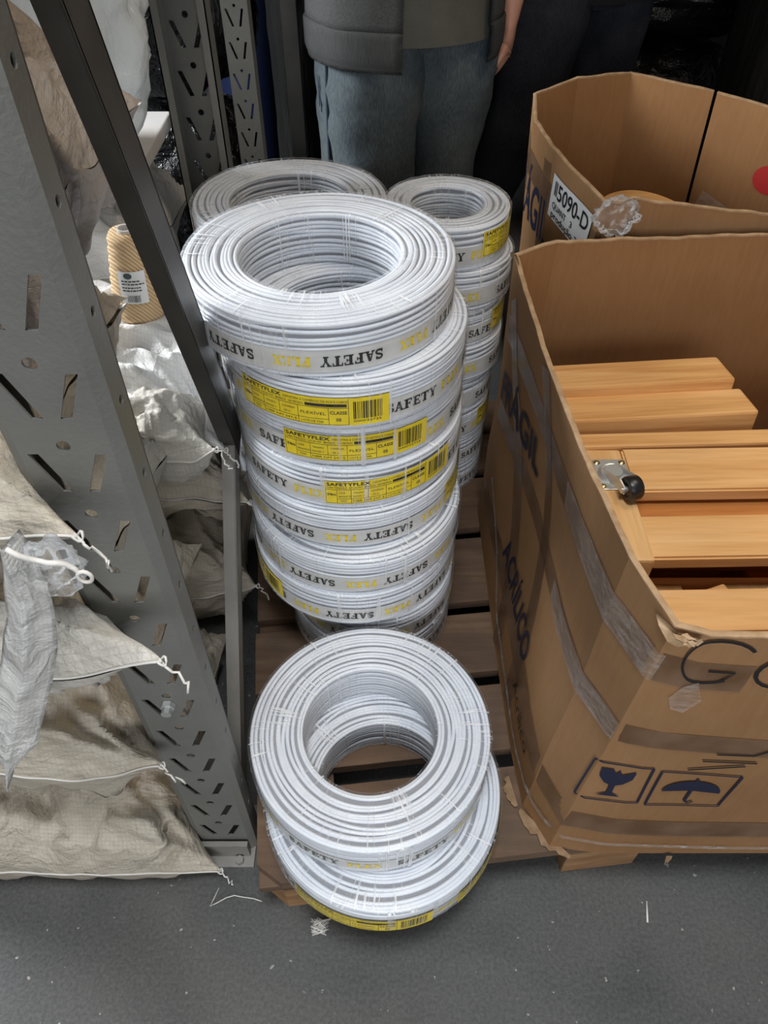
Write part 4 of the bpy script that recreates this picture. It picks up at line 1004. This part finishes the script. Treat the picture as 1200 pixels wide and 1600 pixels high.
def roll(x, y, r, h, lab, seed):
    t = thing('wrapped_roll', lab, 'roll', (x, y, 0), 'rolls in black stretch film')
    bm = BM(); prof = [(0, 0), (r * .97, 0)] + [(r * (1 + .035 * noise.noise(Vector((k * .7, seed, 0)))), .01 + (h - .02) * k / 40) for k in range(41)] + [(r * .93, h), (0, h)]
    b = BM(); add_lathe(b, prof, 40, (0, 0, 0))
    for v in b.verts:
        q = Vector((v.co.x * 14, v.co.y * 14, v.co.z * 5 + seed)); rr = math.hypot(v.co.x, v.co.y)
        if rr > .02: k = 1 + .05 * noise.noise(q); v.co.x *= k; v.co.y *= k
        v.co += Vector((x, y, 0))
    obj('film_wrap', b, 'black_wrap', t, 1)
    bm = BM(); add_lathe(bm, [(.03, h + .0), (.03, h + .012), (.024, h + .012), (.024, h)], 24, (x, y, 0), closed=True); obj('core_tube', bm, 'board_pale', t)
roll(-.24, 2.42, .088, 1.55, 'slim roll in black film directly left of the person in jeans', 2)
roll(1.13, 2.38, .155, 1.5, 'thick roll in black film at the upper right picture edge', 6)
roll(1.50, 2.25, .150, 1.5, 'thick roll in black film right of the other thick roll, outermost', 8)
roll(-.72, 2.5, .14, 1.5, 'thick roll in black film behind the crinkled black bags on the left', 11)
dr = thing('plastic_drum', 'white drum with a blue base glimpsed beside the far rack uprights', 'drum', (-.46, 3.0, 0))
bm = BM(); add_lathe(bm, [(0, 0.0), (.13, 0), (.135, .02), (.135, .68), (.13, .70)], 32, (-.46, 3.0, 0)); obj('drum_base', bm, 'drum_blue', dr, 40)
bm = BM(); add_lathe(bm, [(.13, .70), (.132, .71), (.132, 1.1), (.12, 1.13), (0, 1.13)], 32, (-.46, 3.0, 0)); obj('drum_top', bm, 'drum_white', dr, 40)

# ------------------------------------------------------------------ people
def skin_body(name, nodes, links, root, m, parent, sub=2):
    """nodes: name -> (pos, (rx, ry)); grown with a Skin modifier"""
    idx = {k: i for i, k in enumerate(nodes)}; me = bpy.data.meshes.new(name)
    me.from_pydata([Vector(v[0]) for v in nodes.values()], [(idx[a], idx[b]) for a, b in links], []); me.update()
    o = bpy.data.objects.new('t', me); C.objects.link(o)
    sk = o.modifiers.new('skin', 'SKIN'); sk.use_smooth_shade = True
    for i, v in enumerate(nodes.values()):
        r = v[1]; o.data.skin_vertices[0].data[i].radius = r if isinstance(r, tuple) else (r, r)
        o.data.skin_vertices[0].data[i].use_root = (i == idx[root])
    sb = o.modifiers.new('sub', 'SUBSURF'); sb.levels = sub
    dg = bpy.context.evaluated_depsgraph_get(); out = bpy.data.meshes.new_from_object(o.evaluated_get(dg)); bpy.data.objects.remove(o)
    b = BM(); b.from_mesh(out); bpy.data.meshes.remove(out); return obj(name, b, m, parent, 1)
def loft(bm, secs, seg=40, fold=.0, seed=0, cap=False):
    """secs: (centre, rx, ry, yaw) rings with cloth folds"""
    rings = []
    for (c, rx, ry, yaw) in secs:
        c = Vector(c); ring = []
        for k in range(seg):
            a = 2 * PI * k / seg; e = 1 + fold * noise.noise(Vector((math.cos(a) * 1.8, math.sin(a) * 1.8, c.z * 9 + seed))) + fold * .6 * (1 - 2 * abs(noise.noise(Vector((math.cos(a) * 2.5, math.sin(a) * 2.5, c.z * 22 + seed)))))
            x, y = rx * e * math.cos(a), ry * e * math.sin(a); ring.append(bm.verts.new(c + Vector((x * math.cos(yaw) - y * math.sin(yaw), x * math.sin(yaw) + y * math.cos(yaw), 0))))
        rings.append(ring)
    for A, B in zip(rings, rings[1:]):
        for k in range(seg): bm.faces.new((A[k], A[(k + 1) % seg], B[(k + 1) % seg], B[k]))
    if cap: bm.faces.new(rings[0][::-1]); bm.faces.new(rings[-1])
    return rings
def lerp_secs(keys, n):
    out = []
    for k in range(n + 1):
        f = k / n * (len(keys) - 1); i = min(int(f), len(keys) - 2); g = f - i; A, B = keys[i], keys[i + 1]; g2 = g * g * (3 - 2 * g)
        out.append((Vector(A[0]).lerp(Vector(B[0]), g), A[1] + (B[1] - A[1]) * g2, A[2] + (B[2] - A[2]) * g2, A[3] + (B[3] - A[3]) * g))
    return out
def hand(nodes, links, pre, wrist, down, side, fwd, curl=.35, sgn=1):
    """palm and five finger chains hanging from a wrist node; down/side/fwd unit vectors"""
    wv = Vector(wrist); down = Vector(down).normalized(); side = Vector(side).normalized(); fwd = Vector(fwd).normalized()
    nodes[pre + 'palm'] = (wv + down * .045, (.020, .036)); links.append((pre + 'wrist', pre + 'palm'))
    nodes[pre + 'kn'] = (wv + down * .082, (.014, .038)); links.append((pre + 'palm', pre + 'kn'))
    for i, (o, L) in enumerate(((-.030, .070), (-.010, .080), (.010, .075), (.029, .060))):
        last = pre + 'kn'
        for j in range(3):
            f = (j + 1) / 3; th = curl * f * 1.5
            p = wv + down * (.090 + L * f * math.cos(th * .6)) + side * o * (1 + .1 * j) + fwd * (L * f * math.sin(th))
            nm = '%sf%d%d' % (pre, i, j); nodes[nm] = (p, .0088 - .0010 * j); links.append((last, nm)); last = nm
    last = pre + 'palm'
    for j, (d, s, f) in enumerate(((.050, -.042, .014), (.078, -.056, .026), (.100, -.056, .036))):
        nm = '%st%d' % (pre, j); nodes[nm] = (wv + down * d + side * s + fwd * f, .0105 - .001 * j); links.append((last, nm)); last = nm
def person(label, bx, by, yaw, legs, jeans_m, jacket_keys, jacket_m, arms, knit=None, height=1.72, opening=None, hem=.77, group=None, seed=1):
    t = thing('person', label, 'person', (bx, by, 0), group); s = height / 1.72
    N, Lk = {}, []; yv = Matrix.Rotation(yaw, 3, 'Z'); B0 = Vector((bx, by, 0)); W = lambda x, y, z: B0 + yv @ Vector((x * s, y * s, z * s))
    N['pelvis'] = (W(0, 0, .92), (.13, .10)); N['waist'] = (W(0, 0, 1.06), (.12, .09)); N['chest'] = (W(0, 0, 1.27), (.15, .11)); N['neck'] = (W(0, -.005, 1.44), .055); N['jaw'] = (W(0, -.02, 1.53), (.062, .070)); N['skull'] = (W(0, -.005, 1.615), (.078, .092)); N['crown'] = (W(0, 0, 1.675), (.055, .066))
    Lk += [('pelvis', 'waist'), ('waist', 'chest'), ('chest', 'neck'), ('neck', 'jaw'), ('jaw', 'skull'), ('skull', 'crown')]
    for nm, sx in (('L', -1), ('R', 1)):
        hip, knee, ank, toe = [Vector(p) for p in legs[nm]]
        N[nm + 'hip'] = (hip, .085); N[nm + 'knee'] = (knee, .056); N[nm + 'calf'] = (knee.lerp(ank, .3) + Vector((0, .01, 0)), .055); N[nm + 'ank'] = (ank, .036); N[nm + 'toe'] = (toe, .03)
        Lk += [('pelvis', nm + 'hip'), (nm + 'hip', nm + 'knee'), (nm + 'knee', nm + 'calf'), (nm + 'calf', nm + 'ank'), (nm + 'ank', nm + 'toe')]
        sh, el, wr, dn, sd, fw = [Vector(p) for p in arms[nm]]
        N[nm + 'sh'] = (sh, .058); N[nm + 'el'] = (el, .042); N[nm + 'wrist'] = (wr, (.024, .030)); Lk += [('chest', nm + 'sh'), (nm + 'sh', nm + 'el'), (nm + 'el', nm + 'wrist')]
        hand(N, Lk, nm, wr, dn, sd, fw)
    body = skin_body('body', N, Lk, 'pelvis', 'skin', t, 2)
    # face and hair
    bm = BM()
    for sx in (-1, 1): bmesh.ops.create_uvsphere(bm, u_segments=12, v_segments=8, radius=.012 * s, matrix=Matrix.Translation(W(sx * .031, -.083, 1.608)))
    obj('eyes', bm, 'eye_white', t, 1)
    bm = BM()
    for sx in (-1, 1): bmesh.ops.create_uvsphere(bm, u_segments=10, v_segments=6, radius=.006 * s, matrix=Matrix.Translation(W(sx * .031, -.092, 1.608)))
    obj('irises', bm, 'iris', t, 1)
    bm = BM(); add_tube(bm, [W(0, -.085, 1.605), W(0, -.102, 1.575), W(0, -.108, 1.560), W(0, -.088, 1.552)], [.008, .011, .015, .008], 8)
    for sx in (-1, 1): add_tube(bm, [W(sx * .079, .0, 1.625), W(sx * .088, .012, 1.61), W(sx * .086, .01, 1.58), W(sx * .078, .0, 1.57)], [.006, .012, .010, .005], 8)
    add_tube(bm, [W(-.026, -.083, 1.530), W(0, -.094, 1.528), W(.026, -.083, 1.530)], [.004, .008, .004], 8); obj('facial_features', bm, 'skin', t, 1)
    bm = BM(); bmesh.ops.create_icosphere(bm, subdivisions=4, radius=1.0)
    for v in bm.verts:
        n = v.co.copy(); q = Vector((n.x * .092, n.y * .106 + .012, n.z * .094)) * (1 + .05 * noise.noise(n * 6))
        if n.y < -.25 and n.z < .55: q.y = max(q.y, -.045)
        if n.z < -.35: q.z = -.034
        v.co = W(q.x, q.y, 1.640 + q.z)
    obj('hair', bm, 'hair', t, 1)
    # trousers
    for nm in ('L', 'R'): pass
    bm = BM(); hp = W(0, 0, .99)
    loft(bm, lerp_secs([(W(0, 0, 1.02), .155 * s, .112 * s, yaw), (W(0, 0, .92), .178 * s, .125 * s, yaw), (W(0, 0, .82), .185 * s, .125 * s, yaw), (W(0, 0, .775), .13 * s, .09 * s, yaw)], 12), 44, .03, seed)
    for nm in ('L', 'R'):
        hip, knee, ank, toe = [Vector(p) for p in legs[nm]]; w1, w2, w3 = legs[nm + 'w']
        loft(bm, lerp_secs([(hip + Vector((0, 0, .04)), w1 * .95, w1 * .95, yaw), (hip.lerp(knee, .35), w1, w1 * 1.02, yaw), (knee, w2, w2 * 1.05, yaw), (knee.lerp(ank, .5), w3 * 1.05, w3 * 1.1, yaw), (ank + Vector((0, 0, .01)), w3, w3 * 1.1, yaw)], 44), 40, .075, seed + (3 if nm == 'L' else 8))
    tr = obj('trousers', bm, jeans_m, t, 1)
    for nm in ('L', 'R'):
        ank, toe = Vector(legs[nm][2]), Vector(legs[nm][3]); d = (toe - ank); d.z = 0; d.normalize()
        bm = BM(); add_box(bm, (-.05, -.045, 0), (.22, .045, .055), .02); b2 = BM(); 
        bm.transform(Matrix.Translation(Vector((ank.x, ank.y, 0.001))) @ Matrix.Rotation(math.atan2(d.y, d.x), 4, 'Z')); b2.free()
        add_tube(bm, [(ank.x, ank.y, .05), (ank.x, ank.y, .115)], [.05, .045], 16); obj('shoe', bm, 'shoe', t, 50)
    return t, tr, W, body
# person in the grey jacket
legs1 = dict(L=((-.030, 1.935, .86), (-.040, 1.90, .49), (-.045, 1.95, .085), (-.075, 1.82, .03)), Lw=(.128, .112, .095), R=((.165, 1.95, .86), (.150, 1.97, .49), (.150, 2.04, .085), (.165, 1.91, .03)), Rw=(.105, .080, .075))
arms1 = dict(L=((-.155, 1.97, 1.40), (-.215, 2.00, 1.13), (-.120, 1.80, 1.06), (.55, -.75, .25), (0, .25, -1), (-.5, -.2, 0)), R=((.255, 2.0, 1.40), (.305, 2.02, 1.12), (.287, 1.955, .868), (-.02, -.12, -1), (-.35, -.9, .1), (-1, .1, 0)))
p1, tr1, W1, bd1 = person('person in a grey zip jacket and faded blue jeans standing behind the coil stacks', .050, 1.945, .12, legs1, 'denim', None, None, arms1, seed=2)
def open_shell(bm, secs, a0, a1, seg=60, th=.006, fold=.03, seed=0):
    rings = []
    for (c, rx, ry, yaw) in secs:
        c = Vector(c); ring = []
        for k in range(seg + 1):
            a = R_(a0 + (a1 - a0) * k / seg); e = 1 + fold * noise.noise(Vector((math.cos(a) * 2, math.sin(a) * 2, c.z * 6 + seed)))
            x, y = rx * e * math.cos(a), ry * e * math.sin(a); ring.append(bm.verts.new(c + Vector((x * math.cos(yaw) - y * math.sin(yaw), x * math.sin(yaw) + y * math.cos(yaw), 0))))
        rings.append(ring)
    fs = []
    for A, B in zip(rings, rings[1:]):
        for k in range(seg): fs.append(bm.faces.new((A[k], A[k + 1], B[k + 1], B[k])))
    bmesh.ops.solidify(bm, geom=bm.faces[:], thickness=th)
J = [(W1(-.005, -.01, .835), .222, .188, .12), (W1(0, -.01, .95), .222, .180, .12), (W1(0, 0, 1.12), .215, .165, .12), (W1(0, .01, 1.32), .21, .14, .12), (W1(0, .01, 1.42), .15, .09, .12), (W1(0, .005, 1.47), .085, .075, .12)]
bm = BM(); open_shell(bm, lerp_secs(J, 30), -42, 262); jk = obj('jacket', bm, 'jacket_knit', p1, 1)
bm = BM(); open_shell(bm, lerp_secs([(W1(-.005, -.01, .765), .220, .187, .12), (W1(-.005, -.01, .790), .227, .193, .12), (W1(-.005, -.01, .835), .227, .193, .12), (W1(-.005, -.01, .842), .222, .188, .12)], 10), -42, 262, fold=.012); obj('ribbed_hem', bm, 'jacket_rib', jk, 1)
for nm in ('L', 'R'):
    sh, el, wr = [Vector(p) for p in arms1[nm][:3]]; bm = BM(); add_tube(bm, [sh + Vector((0, 0, .02)), sh.lerp(el, .3), sh.lerp(el, .7), el, el.lerp(wr, .3), el.lerp(wr, .7), el.lerp(wr, .93)], [.075, .072, .066, .062, .058, .052, .048], 20); obj('sleeve', bm, 'jacket_knit', jk, 1)
bm = BM(); loft(bm, lerp_secs([(W1(.01, -.005, .808), .200, .168, .12), (W1(0, 0, 1.0), .190, .155, .12), (W1(0, 0, 1.3), .175, .12, .12), (W1(0, 0, 1.44), .075, .065, .12)], 20), 44, .02, 3); obj('shirt', bm, 'shirt', p1, 1)
# outer leg seam and rear pocket stitching on the jeans
def on_leg(nm, f, ang, off=.002):
    hip, knee, ank, toe = [Vector(p) for p in legs1[nm]]; w1, w2, w3 = legs1[nm + 'w']
    if f < .5: c = hip.lerp(knee, f * 2); r = w1 + (w2 - w1) * f * 2
    else: c = knee.lerp(ank, f * 2 - 1); r = w2 + (w3 - w2) * (f * 2 - 1)
    a = R_(ang); return c + Vector((math.cos(a), math.sin(a), 0)) * (r * 1.035 + off)
bm = BM(); add_tube(bm, [on_leg('L', k / 40, 226 - 6 * math.sin(k * .1)) for k in range(39)], .004, 6); obj('side_seam', bm, 'denim_seam', tr1, 1)
bm = BM(); 
for dz in (0, .012): add_tube(bm, [on_leg('L', .10 + dz + .16 * k / 12, 206 + dz * 300) for k in range(13)], .002, 5)
obj('pocket_stitching', bm, 'denim_seam', tr1, 1)
# person in dark clothes
legs2 = dict(L=((.44, 2.26, .86), (.375, 2.20, .52), (.255, 2.30, .085), (.215, 2.17, .03)), Lw=(.105, .085, .074), R=((.62, 2.36, .86), (.62, 2.40, .49), (.60, 2.50, .085), (.58, 2.36, .03)), Rw=(.10, .082, .075))
arms2 = dict(L=((.34, 2.34, 1.40), (.30, 2.38, 1.12), (.42, 2.17, 1.10), (.6, -.75, .1), (0, .2, -1), (0, .3, .5)), R=((.73, 2.40, 1.40), (.79, 2.42, 1.14), (.66, 2.20, 1.12), (-.6, -.75, .2), (0, .2, -1), (0, .3, .5)))
p2, tr2, W2, bd2 = person('person in black clothes stepping past, behind the rear carton', .53, 2.33, .15, legs2, 'dark_denim', None, None, arms2, seed=7)
J2 = [(W2(0, 0, .80), .205, .155, .15), (W2(0, 0, .95), .20, .15, .15), (W2(0, 0, 1.12), .195, .145, .15), (W2(0, .01, 1.32), .20, .135, .15), (W2(0, .01, 1.42), .15, .09, .15), (W2(0, .005, 1.47), .085, .075, .15)]
bm = BM(); loft(bm, lerp_secs(J2, 30), 48, .03, 5); jk2 = obj('jacket', bm, 'dark_jacket', p2, 1)
for nm in ('L', 'R'):
    sh, el, wr = [Vector(p) for p in arms2[nm][:3]]; bm = BM(); add_tube(bm, [sh + Vector((0, 0, .02)), sh.lerp(el, .3), sh.lerp(el, .7), el, el.lerp(wr, .3), el.lerp(wr, .7), el.lerp(wr, .95)], [.075, .072, .066, .062, .058, .052, .046], 20); obj('sleeve', bm, 'dark_jacket', jk2, 1)

# ------------------------------------------------------------------ bits on the floor
def thread(pts, r, lab, m='thread', name='loose_thread'):
    bm = BM(); add_tube(bm, pts, r, 6); return tag(obj(name, bm, m, smooth=1, loc=pts[0]), lab, 'thread' if name == 'loose_thread' else 'litter')
P = [(-.285 + .0, .380, .0015)]
P = [(-.262, .372, .001), (-.268, .355, .001), (-.272, .345, .0012), (-.262, .349, .003), (-.248, .357, .002), (-.236, .360, .003), (-.222, .358, .0015), (-.205, .356, .0012), (-.192, .352, .001)]
thread(P, .0008, 'thin white thread lying on the floor beside the pallet corner')
rnd = random.Random(12); P = []
for k in range(60): P.append((-.098 + .012 * math.sin(k * 1.9) + rnd.uniform(-.004, .004), .316 + .010 * math.cos(k * 1.3) + rnd.uniform(-.003, .003), .001 + .004 * abs(math.sin(k * .7))))
thread(P, .0006, 'small tangle of white thread on the floor in front of the pallet')
thread([(.412, .352, .002), (.406, .322, .002)], .0016, 'thin white stick on the concrete at the lower right', name='white_stick')
